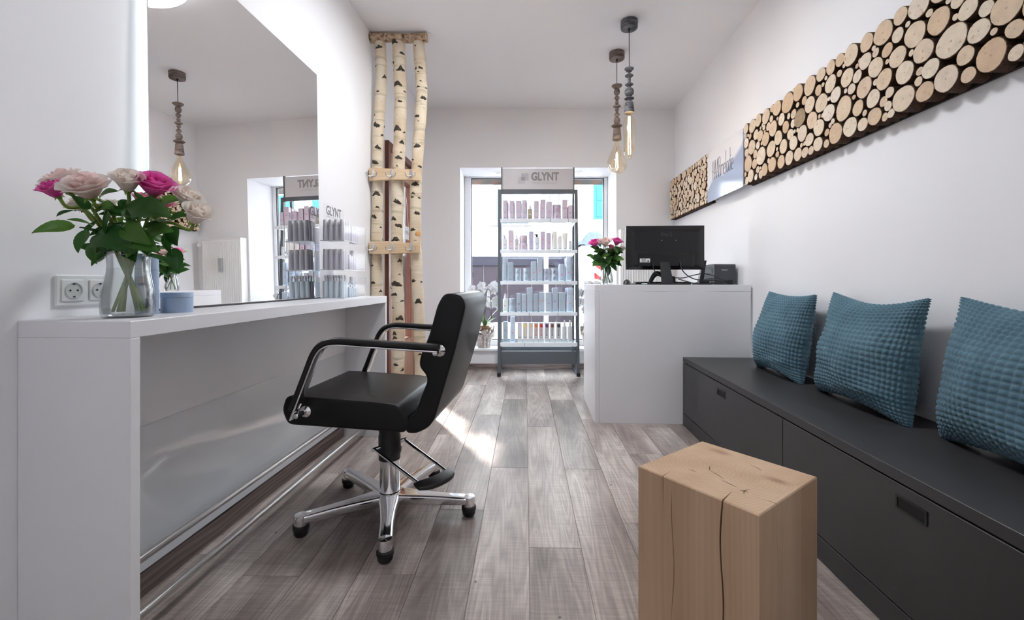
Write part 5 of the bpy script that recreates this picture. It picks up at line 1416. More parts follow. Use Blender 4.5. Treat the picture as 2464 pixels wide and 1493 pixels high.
MB().cbox(0.21, 0.25, -0.034, -0.005, 1.18, 1.33, 0.004).obj('heat_meter', plain('meter_grey', (0.38, 0.39, 0.40), 0.4), ra)
MB().tube([(0.474, 0.05, 1.49), (0.51, 0.05, 1.49)], 0.011, 12).tube([(0.50, 0.05, 1.49), (0.50, 0.05, 1.40), (0.50, 0.10, 1.2)], 0.008, 10).obj('valve', plain('brass', (0.55, 0.42, 0.25), 0.3, 1.0), ra)
MB().lathe([(0, 0), (0.019, 0), (0.022, 0.01), (0.022, 0.055), (0.017, 0.062), (0, 0.062)], 20, mat=Matrix.Translation((0.50, 0.045, 1.49)) @ Matrix.Rotation(pi / 2, 4, 'X')).obj('thermostat_head', M_rad, ra)

# ================================================================== THINGS ON THE DESK
# monitor seen from behind
mo = thing('computer_monitor', 'black computer monitor seen from behind on the reception desk', 'monitor', tuple(desk_pt(1600, 3.22)), radians(-3))
mw, mh = 0.565, 0.322; zb = 0.110
M_mon = plain('matt_black_monitor', (0.006, 0.006, 0.008), 0.3)
bod = MB()
def rect(w_, h_, y_, zc_): return [(-w_ / 2, y_, zc_ - h_ / 2), (w_ / 2, y_, zc_ - h_ / 2), (w_ / 2, y_, zc_ + h_ / 2), (-w_ / 2, y_, zc_ + h_ / 2)]
zc_ = zb + mh / 2
bod.loft([rect(mw, mh, 0.012, zc_), rect(mw, mh, 0.0, zc_), rect(mw - 0.008, mh - 0.008, -0.006, zc_), rect(mw * 0.86, mh * 0.82, -0.022, zc_ - 0.006), rect(mw * 0.80, mh * 0.74, -0.026, zc_ - 0.008)])
mb_ = bod.obj('housing', M_mon, mo)
MB().box(-mw / 2 + 0.008, mw / 2 - 0.008, 0.012, 0.0128, zb + 0.012, zb + mh - 0.008).obj('screen', plain('screen_dark', (0.01, 0.012, 0.016), 0.08), mo)
M_mon2 = plain('deep_black_recess', (0.005, 0.005, 0.006), 0.25)
MB().loft([rect(0.40, 0.092, -0.0262, zb + 0.068), rect(0.385, 0.08, -0.030, zb + 0.066)]).obj('port_bay', M_mon2, mb_)
MB().loft([rect(0.46, 0.004, -0.0185, zb + mh - 0.034), rect(0.46, 0.003, -0.0225, zb + mh - 0.036)]).obj('vent_slot', M_mon2, mb_)
link('lettering', text_mesh('BenQ', 0.034, plain('dark_grey_emblem', (0.035, 0.035, 0.038), 0.3), 0.0006, 0.0006, 1.05), mb_, (0.005, -0.0268, zb + mh - 0.077), (pi / 2, 0, 0))
lb_ = MB().box(-0.188, -0.115, -0.0312, -0.0300, zb + 0.052, zb + 0.080).obj('type_label', plain('label_paper', (0.72, 0.72, 0.70), 0.5), mb_)
lp = MB()
for k in range(5): lp.box(-0.176, -0.142 - 0.004 * (k % 2), -0.0316, -0.0311, zb + 0.0565 + k * 0.0045, zb + 0.0585 + k * 0.0045)
lp.box(-0.135, -0.122, -0.0316, -0.0311, zb + 0.056, zb + 0.066)
lp.obj('small_print', M_pink, lb_)
for sx in (-1, 1):
    for sz in (-1, 1): MB().lathe([(0, 0), (0.003, 0)], 8, mat=Matrix.Translation((0.02 + sx * 0.05, -0.0268, zc_ - 0.004 + sz * 0.055)) @ Matrix.Rotation(pi / 2, 4, 'X')).obj('mount_screw', M_steel, mb_, recalc=False)
MB().loft([[(-0.034, -0.050, 0.006), (0.047, -0.050, 0.006), (0.047, -0.036, 0.006), (-0.034, -0.036, 0.006)], [(-0.046, -0.038, zb + 0.055), (0.020, -0.038, zb + 0.055), (0.020, -0.026, zb + 0.055), (-0.046, -0.026, zb + 0.055)]]).obj('stand_neck', plain('stand_black', (0.028, 0.030, 0.034), 0.35), mo)
MB().cbox(-0.15, 0.15, -0.09, 0.09, 0.0, 0.010, 0.004).obj('stand_foot', M_black, mo)
# keyboard
kb = thing('keyboard', 'black keyboard lying under the computer monitor', 'keyboard', tuple(desk_pt(1590, 3.40)), radians(-2))
MB().cbox(-0.21, 0.21, -0.065, 0.065, 0.0, 0.014, 0.004).obj('keyboard_body', M_black, kb)
for r_i in range(5):
    for q in range(14):
        MB_k = MC.get('key') or MB().cbox(-0.008, 0.008, -0.008, 0.008, 0, 0.008, 0.002).mesh('key', plain('key_grey', (0.05, 0.05, 0.055), 0.4)); MC['key'] = MB_k
        link('key', MB_k, kb, (-0.19 + q * 0.0292 , -0.048 + r_i * 0.024, 0.014))
# mouse
ms = thing('computer_mouse', 'dark computer mouse lying beside the rose vase on the desk', 'mouse', tuple(desk_pt(1508, 3.25)), radians(70))
def mouse_pt(u, v):
    a = 2 * pi * u; e = v
    zz = 0.034 * math.sqrt(max(0, 1 - e * e))
    return (0.052 * e * cos(a), 0.031 * e * sin(a), 0.004 + zz * (1 - 0.18 * e * cos(a)))
MB().grid(mouse_pt, 20, 7).lathe([(0, 0), (0.028, 0), (0.0305, 0.004)], 20, sx=1.7).obj('mouse_body', plain('mouse_graphite', (0.03, 0.03, 0.032), 0.3), ms, recalc=False)
MB().tube(smooth_path([(0.02, 0, 0.037), (0.032, 0, 0.034)], 3), 0.004, 8).obj('scroll_wheel', M_dark, ms)
MB().tube(smooth_path([(0.05, 0, 0.006), (0.075, -0.02, 0.003), (0.085, -0.06, 0.003), (0.10, -0.10, 0.003)], 4), 0.002, 6).obj('mouse_cable', M_black, ms)
# hand scanner resting on its head
hs = thing('hand_scanner', 'black hand scanner propped behind the monitor stand', 'scanner', tuple(desk_pt(1585, 3.27)))
P_ = smooth_path([(-0.065, 0, 0.014), (-0.045, 0, 0.055), (-0.018, 0, 0.082), (0.02, 0, 0.075), (0.065, 0, 0.052), (0.10, 0, 0.046)], 5)
MB().tube(P_, [0.013, 0.0145, 0.015, 0.0155, 0.016, 0.0165, 0.017, 0.018, 0.019, 0.020, 0.020, 0.020, 0.019, 0.019, 0.019, 0.019, 0.020, 0.020, 0.021, 0.021, 0.022, 0.022, 0.022, 0.022, 0.020, 0.018][:len(P_)], 14).obj('scanner_grip', M_black, hs)
MB().cbox(0.085, 0.118, -0.026, 0.026, 0.004, 0.062, 0.008).obj('scanner_head', M_black, hs)
# customer display / stand
sd_ = thing('tablet_stand', 'slim slanted black stand between monitor and receipt printer', 'stand', tuple(desk_pt(1688, 3.22)))
MB().loft([[(-0.022, -0.008, 0.008), (0.008, -0.008, 0.008), (0.008, 0.03, 0.008), (-0.022, 0.03, 0.008)], [(0.006, -0.008, 0.175), (0.034, -0.008, 0.177), (0.034, 0.005, 0.177), (0.006, 0.005, 0.175)]]).obj('upright_plate', M_black, sd_)
MB().cbox(-0.045, 0.06, -0.04, 0.06, 0.0, 0.010, 0.003).cbox(0.0, 0.05, -0.02, 0.03, 0.010, 0.028, 0.004).obj('stand_foot', M_black, sd_)
# receipt printer
pr = thing('receipt_printer', 'anthracite receipt printer at the wall end of the desk', 'printer', tuple(desk_pt(1741, 3.26)), radians(6))
M_prn = plain('printer_anthracite', (0.050, 0.056, 0.066), 0.4, noise=0.05, nscale=300)
prof = round_poly([(0.0, 0.012), (0.195, 0.012), (0.195, 0.09), (0.15, 0.148), (0.0, 0.153)], 0.012, 3)
MB().loft([[(-0.072, y_, z_) for y_, z_ in prof], [(0.095, y_, z_) for y_, z_ in prof]]).obj('printer_body', M_prn, pr)
MB().box(-0.074, -0.072, 0.03, 0.14, 0.085, 0.12).obj('side_door', plain('printer_seam', (0.07, 0.08, 0.092), 0.4), pr)
MB().box(-0.071, 0.094, -0.0006, 0.0005, 0.127, 0.1285).obj('lid_seam', M_black, pr)
MB().cbox(0.0, 0.075, -0.002, 0.02, 0.012, 0.036, 0.004).obj('cable_port', M_mon2, pr)
MB().cbox(-0.065, 0.085, 0.01, 0.18, 0.0, 0.012, 0.002).obj('printer_foot', M_black, pr)
link('lettering', text_mesh('EPSON', 0.0145, plain('silver_print', (0.42, 0.44, 0.46), 0.35), 0.0002, 0.0003, 1.0), pr, (0.008, -0.0008, 0.104), (pi / 2, 0, 0))
# loose cables
def cable(label, pts, r=0.0035):
    o = MB().tube(smooth_path(pts, 6), r, 8).obj('cable', M_black); tag(o, label, 'cable', 'cables behind the monitor'); return o
def dk(px, py, Y): return Vector(((px - 1232) / FPX * Y, Y, max(DH + 0.0036, 1 - (py - HOR) * Y / FPX)))
cable('black cable drooping from the label side of the monitor to its stand', [dk(1569, 630, 3.185), dk(1573, 648, 3.175), dk(1582, 660, 3.17), dk(1596, 669, 3.178)])
cable('thick black cable hanging from the monitor port towards the printer', [dk(1636, 628, 3.185), dk(1639, 645, 3.17), dk(1650, 660, 3.165), dk(1668, 671, 3.16), dk(1690, 675, 3.155), dk(1722, 675, 3.15), dk(1746, 683, 3.16)], 0.004)
cable('black cable arching over from the hand scanner to the printer', [dk(1625, 669, 3.28), dk(1645, 669, 3.2), dk(1668, 663, 3.145), dk(1692, 659, 3.135), dk(1716, 664, 3.135), dk(1738, 676, 3.14), dk(1752, 684, 3.15)])
cable('black cable lying in a low line from scanner to slanted stand', [dk(1632, 672, 3.25), dk(1650, 677, 3.2), dk(1672, 682, 3.16), dk(1700, 684, 3.13), dk(1725, 681, 3.12), dk(1750, 684.5, 3.14)])
cable('thin black cable looping low in front of the slanted stand', [dk(1640, 684.6, 3.14), dk(1662, 684, 3.12), dk(1680, 679, 3.12), dk(1705, 671, 3.13), dk(1728, 670, 3.15), dk(1750, 676, 3.19)], 0.0025)

# ================================================================== CUSHIONS
import numpy as np
from mathutils import noise as mnoise
def cushion_mat():
    m, nt, b = nodes_of('petrol_blue_chenille')
    v = coords(nt, (1, 1, 1))
    n = N(nt, 'ShaderNodeTexNoise', i_Scale=9.0, i_Detail=4.0); nt.links.new(v, n.inputs['Vector'])
    r = ramp(nt, [(0.3, (0.080, 0.152, 0.200)), (0.7, (0.130, 0.230, 0.288))]); nt.links.new(n.outputs[0], r.inputs[0]); nt.links.new(r.outputs[0], b.inputs['Base Color'])
    n2 = N(nt, 'ShaderNodeTexNoise', i_Scale=900.0, i_Detail=2.0); nt.links.new(v, n2.inputs['Vector']); bump(nt, b, n2.outputs[0], 0.25, 0.002)
    setb(b, rough=0.85, spec=0.2, sheen=0.5); b.inputs['Sheen Tint'].default_value = (0.5, 0.75, 0.9, 1); b.inputs['Sheen Roughness'].default_value = 0.4
    return m
M_cush = cushion_mat()
def cushion(label, yc, xb, w, h, tilt, yaw, seed):
    NP, SUB = 29, 5
    n = NP * SUB
    g = np.linspace(-1, 1, n + 1)
    U, V_ = np.meshgrid(g, g)
    ge = 0.25 * g + 0.75 * np.sin(pi / 2 * g)
    S, T = np.meshgrid(ge, ge)
    rs = random.Random(seed)
    ears = [rs.uniform(0.9, 1.15) for _ in range(4)]
    def side(front):
        e = 0.12
        X = w / 2 * S * (1 - e * (1 - T ** 2)) + 0.006 * np.sin(3 * T + seed)
        Z = h / 2 * T * (1 - e * 1.1 * (1 - S ** 2)) + 0.008 * np.sin(2.3 * S + seed * 2) * (T > 0) * T
        th = np.clip((1 - S ** 2) * (1 - T ** 2), 0, 1) ** 0.46
        th = th * (1 - 0.24 * T)
        Y = (-0.128 if front else 0.06) * th
        # soft folds running to the corners
        fold = np.zeros_like(S)
        for k in range(7):
            a = rs.uniform(0, pi); ph = rs.uniform(0, 6.28); fr = rs.uniform(4, 9)
            fold += 0.0022 * np.sin(fr * (S * cos(a) + T * sin(a)) + ph)
        fold += 0.009 * np.exp(-((S - 0.62 + 0.35 * (T - 0.5)) / 0.09) ** 2) * np.exp(-((T - 0.35) / 0.5) ** 2)
        fold += 0.007 * np.exp(-((T + 0.75 - 0.15 * S) / 0.07) ** 2) * np.exp(-((S - 0.55) / 0.4) ** 2)
        Y += (-1 if front else 1) * fold * np.clip(th * 1.5, 0, 1)
        P = np.stack([X, Y, Z], -1)
        du = np.gradient(P, axis=1); dv = np.gradient(P, axis=0)
        nr = np.cross(du, dv); nr /= np.linalg.norm(nr, axis=-1, keepdims=True) + 1e-9
        if not front: nr = -nr
        puff = (np.abs(np.sin(pi * NP * (U + 1) / 2)) * np.abs(np.sin(pi * NP * (V_ + 1) / 2))) ** 0.55
        return P + nr * (puff * 0.0062)[..., None]
    vf = side(True).reshape(-1, 3); vb = side(False).reshape(-1, 3)
    idx = np.arange((n + 1) * (n + 1)).reshape(n + 1, n + 1)
    q = np.stack([idx[:-1, :-1], idx[:-1, 1:], idx[1:, 1:], idx[1:, :-1]], -1).reshape(-1, 4)
    q2 = q[:, ::-1] + len(vf)
    V = np.concatenate([vf, vb]); F = np.concatenate([q, q2])
    me = bpy.data.meshes.new('cushion')
    me.vertices.add(len(V)); me.vertices.foreach_set('co', V.astype(np.float32).ravel())
    me.loops.add(len(F) * 4); me.loops.foreach_set('vertex_index', F.astype(np.int32).ravel())
    me.polygons.add(len(F)); me.polygons.foreach_set('loop_start', np.arange(0, len(F) * 4, 4, dtype=np.int32)); 
    me.update(calc_edges=True)
    me.polygons.foreach_set('use_smooth', np.ones(len(F), bool))
    me.materials.append(M_cush); me.update()
    o = link('cushion', me, None, R(xb, yc, BT + h / 2 * 0.965))
    o.rotation_euler = (radians(-tilt), 0, -A - pi / 2 + radians(yaw))
    tag(o, label, 'cushion', 'blue cushions on the bench')
    return o
cushion('petrol blue waffle-textured cushion at the desk end of the bench', 2.575, 1.395, 0.50, 0.475, 8.0, -3, 1)
cushion('petrol blue waffle-textured cushion in the middle of the three on the bench', 1.945, 1.390, 0.56, 0.475, 8.0, -3, 2)
cushion('petrol blue waffle-textured cushion nearest the camera, cut by the picture edge', 1.305, 1.385, 0.56, 0.475, 7.0, -4, 5)

# ================================================================== ROSES
def petal_mat(name, inner, outer):
    m, nt, b = nodes_of(name)
    tc = nt.nodes.new('ShaderNodeTexCoord')
    ml = N(nt, 'ShaderNodeVectorMath', operation='MULTIPLY'); ml.inputs[1].default_value = (1, 1, 0.2); nt.links.new(tc.outputs['Object'], ml.inputs[0])
    ln = N(nt, 'ShaderNodeVectorMath', operation='LENGTH'); nt.links.new(ml.outputs[0], ln.inputs[0])
    r = ramp(nt, [(0.25, inner), (0.95, outer)]); nt.links.new(ln.outputs['Value'], r.inputs[0]); nt.links.new(r.outputs[0], b.inputs['Base Color'])
    setb(b, rough=0.55, spec=0.25); translucent(m, r.outputs[0], 0.45)
    return m
M_ros = {'magenta': petal_mat('magenta_petal', (0.82, 0.08, 0.42), (0.90, 0.24, 0.60)), 'blush': petal_mat('blush_petal', (0.90, 0.66, 0.63), (0.93, 0.85, 0.80)), 'cream': petal_mat('cream_petal', (0.90, 0.80, 0.72), (0.93, 0.88, 0.82)), 'pink': petal_mat('pink_petal', (0.74, 0.22, 0.36), (0.80, 0.42, 0.50))}
ROSE = {}
def rose_mesh(colour, variant):
    if (colour, variant) in ROSE: return ROSE[(colour, variant)]
    r_ = random.Random(variant * 17 + 5); m = MB()
    layers = [(3, 0.14, 0.24, 1.28, 1.3, -0.04), (4, 0.20, 0.38, 1.26, 1.2, 0.03), (5, 0.26, 0.56, 1.20, 1.05, 0.10), (5, 0.30, 0.74, 1.10, 0.98, 0.20), (6, 0.30, 0.90, 0.92, 0.84, 0.30)]
    if variant == 2: layers = layers[:4]     # tighter bud
    for li, (n, r0, r1, h, ha, curl) in enumerate(layers):
        for k in range(n):
            a0 = 2 * pi * k / n + li * 0.7 + r_.uniform(-0.2, 0.2)
            hh = h * r_.uniform(0.93, 1.05); hw = ha * r_.uniform(0.9, 1.1); cu = curl * r_.uniform(0.7, 1.3); ph = r_.uniform(0, 6)
            def pt(u, v):
                s_ = 2 * u - 1
                wp = max(0.0, sin(pi * (0.10 + 0.78 * v))) ** 0.55
                a = a0 + s_ * wp * hw
                rr = r0 + (r1 - r0) * (v ** 0.75) + cu * v ** 5 + 0.05 * s_ * s_ * v + 0.02 * sin(5 * s_ + ph) * v
                z = hh * v * (1 - 0.10 * s_ * s_ * v) - cu * 0.35 * v ** 6 + 0.02 * sin(4 * s_ + ph) * v
                return (rr * cos(a), rr * sin(a), z)
            m.grid(pt, 6, 7)
    me = m.mesh('bloom', M_ros[colour], recalc=False, angle=80)
    ROSE[(colour, variant)] = me
    return me
def leaf_mat():
    m, nt, b = nodes_of('rose_leaf')
    tc = nt.nodes.new('ShaderNodeTexCoord'); oi = nt.nodes.new('ShaderNodeObjectInfo')
    mp = N(nt, 'ShaderNodeMapping'); mp.inputs['Scale'].default_value = (14, 4, 1); nt.links.new(tc.outputs['Object'], mp.inputs['Vector'])
    wv = N(nt, 'ShaderNodeTexWave', i_Scale=0.6, i_Distortion=1.0); nt.links.new(mp.outputs[0], wv.inputs['Vector'])
    r = ramp(nt, [(0.0, (0.022, 0.075, 0.018)), (0.6, (0.040, 0.115, 0.022)), (1.0, (0.085, 0.19, 0.03))]); nt.links.new(oi.outputs['Random'], r.inputs[0])
    nt.links.new(r.outputs[0], b.inputs['Base Color']); setb(b, rough=0.38, spec=0.4); bump(nt, b, wv.outputs['Fac'], 0.05, 0.01)
    hs_ = N(nt, 'ShaderNodeHueSaturation'); hs_.inputs['Value'].default_value = 2.2; nt.links.new(r.outputs[0], hs_.inputs['Color']); translucent(m, hs_.outputs[0], 0.3)
    return m
M_leaf = leaf_mat(); M_stem = plain('rose_stem_green', (0.20, 0.30, 0.05), 0.45, noise=0.2, nscale=60)
LEAF = []
for k in range(3):
    dr = (0.10, 0.22, -0.05)[k]
    def lp_(u, v):
        s_ = 2 * v - 1
        wd = 0.34 * (sin(pi * min(1, u ** 0.8)) ** 0.75) * (1 - 0.25 * u) * (1 + 0.035 * ((int(u * 14) % 2) - 0.5))
        return (u, s_ * wd, abs(s_) * wd * 0.35 - dr * u * u + 0.03 * sin(6 * u + 3 * s_))
    LEAF.append(MB().grid(lp_, 14, 4).mesh('leaf', M_leaf, recalc=False, angle=80))
def put_leaf(parent, base, tip, wr=1.0, up=Vector((0.1, -0.55, 0.8)), var=None):
    base = Vector(base); tip = Vector(tip); x = (tip - base); L = x.length; x.normalize()
    y = up.cross(x); y.normalize(); z = x.cross(y)
    q = Matrix((x, y, z)).transposed().to_quaternion()
    return link('leaf', LEAF[rnd.randrange(3) if var is None else var], parent, base - parent.location, q, (L, L * wr, L))
def rose(label, base, mids, bloom, rad, colour, variant, group, lean=(0, 0), stem_r=0.0028):
    base = Vector(base); bloom = Vector(bloom)
    t = thing('rose', label, 'rose', base, group=group)
    ax = (bloom - Vector(mids[-1])).normalized() * 0.55 + Vector((lean[0], lean[1], 0.75)); ax.normalize()
    foot = bloom - ax * rad * 0.6
    pts = smooth_path([base] + [Vector(p) for p in mids] + [foot - ax * 0.03, foot], 6)
    MB().tube([p - base for p in pts], stem_r, 8).obj('stem', M_stem, t)
    q = Vector((0, 0, 1)).rotation_difference(ax) @ Quaternion((0, 0, 1), rnd.uniform(0, 6.28))
    link('bloom', rose_mesh(colour, variant), t, foot - base, q, rad * 0.93)
    if 'sepal' not in ROSE:
        m = MB().lathe([(0.0, -0.28), (0.10, -0.26), (0.22, -0.10), (0.26, 0.04), (0.2, 0.12)], 12)
        for k in range(5):
            a0 = 2 * pi * k / 5
            def sp(u, v):
                s_ = (2 * v - 1) * 0.13 * (1 - u) ** 0.7; rr = 0.2 + 0.30 * u; zz = -0.02 - 0.25 * u * u + 0.10 * u
                return (rr * cos(a0) - s_ * sin(a0), rr * sin(a0) + s_ * cos(a0), zz)
            m.grid(sp, 5, 2)
        ROSE['sepal'] = m.mesh('sepals', M_stem, recalc=False)
    link('sepals', ROSE['sepal'], t, foot - base, q, rad)
    return t
M_vase = clear('vase_glass', (0.965, 0.975, 0.975), 0.0, 0.05, 0.6)
M_water = bpy.data.materials.new('water'); M_water.use_nodes = True
setb(M_water.node_tree.nodes['Principled BSDF'], (0.97, 0.99, 0.985), 0.0, trans=1.0, ior=1.33)
def glass_vase(label, c, prof, wt):
    t = thing('glass_vase', label, 'vase', c)
    n = len(prof)
    outer = [(r, z) for r, z in prof]
    m = MB().lathe([(0.0, 0.0)] + outer + [(r - 0.0028, z) for r, z in reversed(prof) if z > 0.006] + [(prof[1][0] - 0.006, 0.010), (0.0, 0.010)], 48)
    m.obj('vase_body', M_vase, t)
    ins = [(r - 0.0035, z) for r, z in prof if 0.008 < z < wt]
    MB().lathe([(0.0, 0.0112), (ins[0][0], 0.0112)] + ins + [(ins[-1][0], wt), (ins[-1][0] - 0.0015, wt - 0.001), (0.0, wt - 0.001)], 40).obj('water', clear('vase_water', (0.985, 0.995, 0.985), 0.0, 0.05, 0.3), t)
    MB().lathe([(prof[-1][0] - 0.003, prof[-1][1] - 0.001), (prof[-1][0] - 0.001, prof[-1][1] + 0.0012), (prof[-1][0] + 0.0008, prof[-1][1] - 0.0005)], 40).obj('rim', clear('vase_rim_glass', (0.75, 0.85, 0.83), 0.0, 0.25, 0.9), t)
    return t
def px3(px, py, Y): return Vector(((px - 1232) / FPX * Y, Y, 1 - (py - HOR) * Y / FPX))

# ---- big bouquet on the counter
VC = R(-1.095, 1.118, CT)
glass_vase('waisted clear glass vase of roses on the near end of the counter', VC, [(0.050, 0.0), (0.0565, 0.006), (0.058, 0.03), (0.056, 0.068), (0.050, 0.100), (0.0465, 0.125), (0.047, 0.155), (0.051, 0.190)], 0.13)
G1 = 'roses in the counter vase'
spec = [(125, 440, 1.03, 0.032, 'magenta', 2, 'deep pink half-open rose leaning out over the wall socket'),
        (150, 420, 1.07, 0.046, 'blush', 0, 'large blush rose partly hidden behind another at the wall side of the counter bouquet'),
        (207, 432, 1.03, 0.047, 'blush', 1, 'large open blush rose facing front on the wall side of the counter bouquet'),
        (306, 420, 1.05, 0.040, 'cream', 2, 'upright cream rose at the top of the counter bouquet'),
        (372, 428, 1.09, 0.045, 'magenta', 0, 'large bright magenta rose near the mirror edge in the counter bouquet'),
        (345, 466, 1.17, 0.030, 'pink', 2, 'small pink rose tucked under the bright magenta one'),
        (392, 472, 1.16, 0.028, 'pink', 0, 'pink rose half hidden below the magenta rose against the mirror'),
        (452, 460, 1.12, 0.037, 'cream', 0, 'cream rose overlapping the mirrored lamp bulb'),
        (474, 500, 1.08, 0.040, 'cream', 2, 'cream rose lowest and furthest into the mirror side of the counter bouquet'),
        (190, 476, 1.11, 0.030, 'cream', 1, 'cream rose mostly hidden below the blush roses'),
        (262, 480, 1.15, 0.026, 'cream', 2, 'small cream rose peeking out behind the leaves of the counter bouquet')]
R1 = []
for i, (px, py, Y, rd, colr, va, lab) in enumerate(spec):
    B = px3(px, py + 14, Y)
    d = Vector((B.x - VC.x, B.y - VC.y, 0)); d = d * min(1.0, 0.036 / max(0.02, d.length))
    base = VC + Vector((-d.x * 0.85 + rnd.uniform(-.012, .012), -d.y * 0.85 + rnd.uniform(-.012, .012), 0.014))
    mid = VC + Vector((d.x * 0.6, d.y * 0.6, 0.165))
    m2 = mid.lerp(B, 0.5) + Vector((0, 0, 0.03))
    R1.append(rose(lab, base, [mid, m2], B, rd, colr, va, G1, (d.x * 6, d.y * 6 - 0.12), 0.0040))
LV = [((181, 543, 1.05), (77, 551, 0.99)), ((224, 545, 1.06), (170, 520, 1.02)), ((208, 553, 1.06), (190, 611, 1.03)), ((238, 560, 1.05), (304, 590, 1.0)), ((306, 566, 1.05), (376, 602, 1.02)), ((300, 500, 1.06), (407, 514, 1.04)),
      ((407, 528, 1.10), (352, 552, 1.04)), ((411, 546, 1.12), (430, 594, 1.10)), ((417, 597, 1.13), (432, 662, 1.12)), ((219, 584, 1.10), (227, 634, 1.08)), ((183, 508, 1.06), (134, 511, 1.02)), ((272, 503, 1.10), (230, 475, 1.06)),
      ((217, 503, 1.09), (176, 470, 1.06)), ((302, 598, 1.11), (256, 601, 1.08)), ((402, 556, 1.12), (408, 610, 1.10)), ((410, 528, 1.12), (444, 513, 1.10)), ((228, 512, 1.08), (283, 498, 1.04)), ((330, 490, 1.14), (392, 520, 1.08)),
      ((262, 560, 1.06), (262, 505, 1.01)), ((336, 548, 1.06), (300, 508, 1.02)), ((350, 560, 1.08), (412, 552, 1.05)), ((240, 530, 1.10), (200, 560, 1.06)), ((370, 500, 1.14), (428, 470, 1.12)), ((300, 540, 1.05), (345, 580, 1.01)), ((310, 590, 1.10), (318, 540, 1.06)), ((240, 476, 1.10), (270, 452, 1.08)), ((345, 480, 1.12), (322, 460, 1.10)), ((385, 590, 1.12), (350, 615, 1.09)), ((262, 575, 1.08), (240, 610, 1.06))]
for i, (b_, t_) in enumerate(LV):
    Bp, Tp = px3(*b_), px3(*t_)
    put_leaf(R1[i % len(R1)], Bp, Tp, rnd.uniform(0.7, 0.95), Vector((rnd.uniform(-.3, .3), -0.75, rnd.uniform(0.3, 0.7))))
for i in range(60):        # darker inner foliage round the stems
    a = rnd.uniform(0, 2 * pi); e = rnd.uniform(0.01, 0.05); z = rnd.uniform(0.17, 0.29)
    b0 = VC + Vector((e * cos(a), e * sin(a), z)); a2 = a + rnd.uniform(-.8, .8); L = rnd.uniform(0.04, 0.065)
    tp_ = b0 + Vector((L * cos(a2), L * sin(a2), rnd.uniform(-0.03, 0.035)))
    put_leaf(R1[i % len(R1)], b0, tp_, rnd.uniform(0.75, 1.0), Vector((rnd.uniform(-.4, .4), rnd.uniform(-.8, .2), 0.7)))

# ---- bouquet on the desk
V2 = desk_pt(1459, 3.36)
glass_vase('small clear glass vase of roses on the corner of the reception desk', V2, [(0.046, 0.0), (0.051, 0.006), (0.052, 0.03), (0.048, 0.06), (0.041, 0.095), (0.037, 0.125), (0.040, 0.155)], 0.11)
G2 = 'roses in the desk vase'
spec2 = [(1430, 580, 3.30, 0.045, 'magenta', 0, 'bright magenta rose on the window side of the desk vase'), (1456, 577, 3.27, 0.050, 'blush', 1, 'large blush rose in the middle of the desk bouquet'), (1485, 576, 3.32, 0.044, 'magenta', 1, 'bright magenta rose next to the monitor in the desk bouquet'),
         (1470, 590, 3.28, 0.028, 'pink', 2, 'small pink rose below the blush rose in the desk bouquet'), (1442, 578, 3.42, 0.042, 'cream', 0, 'cream rose behind the blush rose in the desk bouquet'), (1497, 594, 3.40, 0.036, 'cream', 2, 'cream rose half hidden behind the monitor corner')]
R2 = []
for px, py, Y, rd, colr, va, lab in spec2:
    B = px3(px, py + 4, Y); d = Vector((B.x - V2.x, B.y - V2.y, 0)); d = d * min(1.0, 0.03 / max(0.02, d.length))
    base = V2 + Vector((-d.x + rnd.uniform(-.01, .01), -d.y + rnd.uniform(-.01, .01), 0.013)); mid = V2 + Vector((d.x * 0.6, d.y * 0.6, 0.145))
    R2.append(rose(lab, base, [mid, mid.lerp(B, 0.5) + Vector((0, 0, 0.02))], B, rd, colr, va, G2, (d.x * 6, d.y * 6 - 0.1), 0.003))
LV2 = [((1430, 618, 3.33), (1412, 615, 3.30)), ((1444, 604, 3.33), (1424, 592, 3.28)), ((1446, 625, 3.33), (1426, 640, 3.28)), ((1448, 618, 3.30), (1466, 612, 3.24)), ((1470, 622, 3.32), (1502, 624, 3.28)), ((1468, 606, 3.34), (1496, 596, 3.30)), ((1478, 606, 3.36), (1500, 610, 3.33)),
       ((1456, 630, 3.30), (1448, 650, 3.26)), ((1470, 634, 3.32), (1484, 652, 3.30)), ((1452, 600, 3.34), (1436, 606, 3.30)), ((1458, 636, 3.29), (1470, 618, 3.24)), ((1440, 630, 3.31), (1438, 610, 3.27)), ((1482, 620, 3.34), (1490, 640, 3.32)), ((1462, 640, 3.33), (1464, 664, 3.31)), ((1440, 612, 3.36), (1456, 600, 3.33))]
for i, (b_, t_) in enumerate(LV2):
    put_leaf(R2[i % len(R2)], px3(*b_), px3(*t_), rnd.uniform(0.85, 1.1), Vector((rnd.uniform(-.3, .3), -0.75, rnd.uniform(0.3, 0.7))))
for i in range(40):
    a = rnd.uniform(0, 2 * pi); z = rnd.uniform(0.15, 0.27); b0 = V2 + Vector((0.02 * cos(a), 0.02 * sin(a), z)); L = rnd.uniform(0.07, 0.11)
    put_leaf(R2[i % len(R2)], b0, b0 + Vector((L * cos(a), L * sin(a), rnd.uniform(-0.04, 0.03))), 1.0, Vector((rnd.uniform(-.3, .3), -.8, 0.5)))

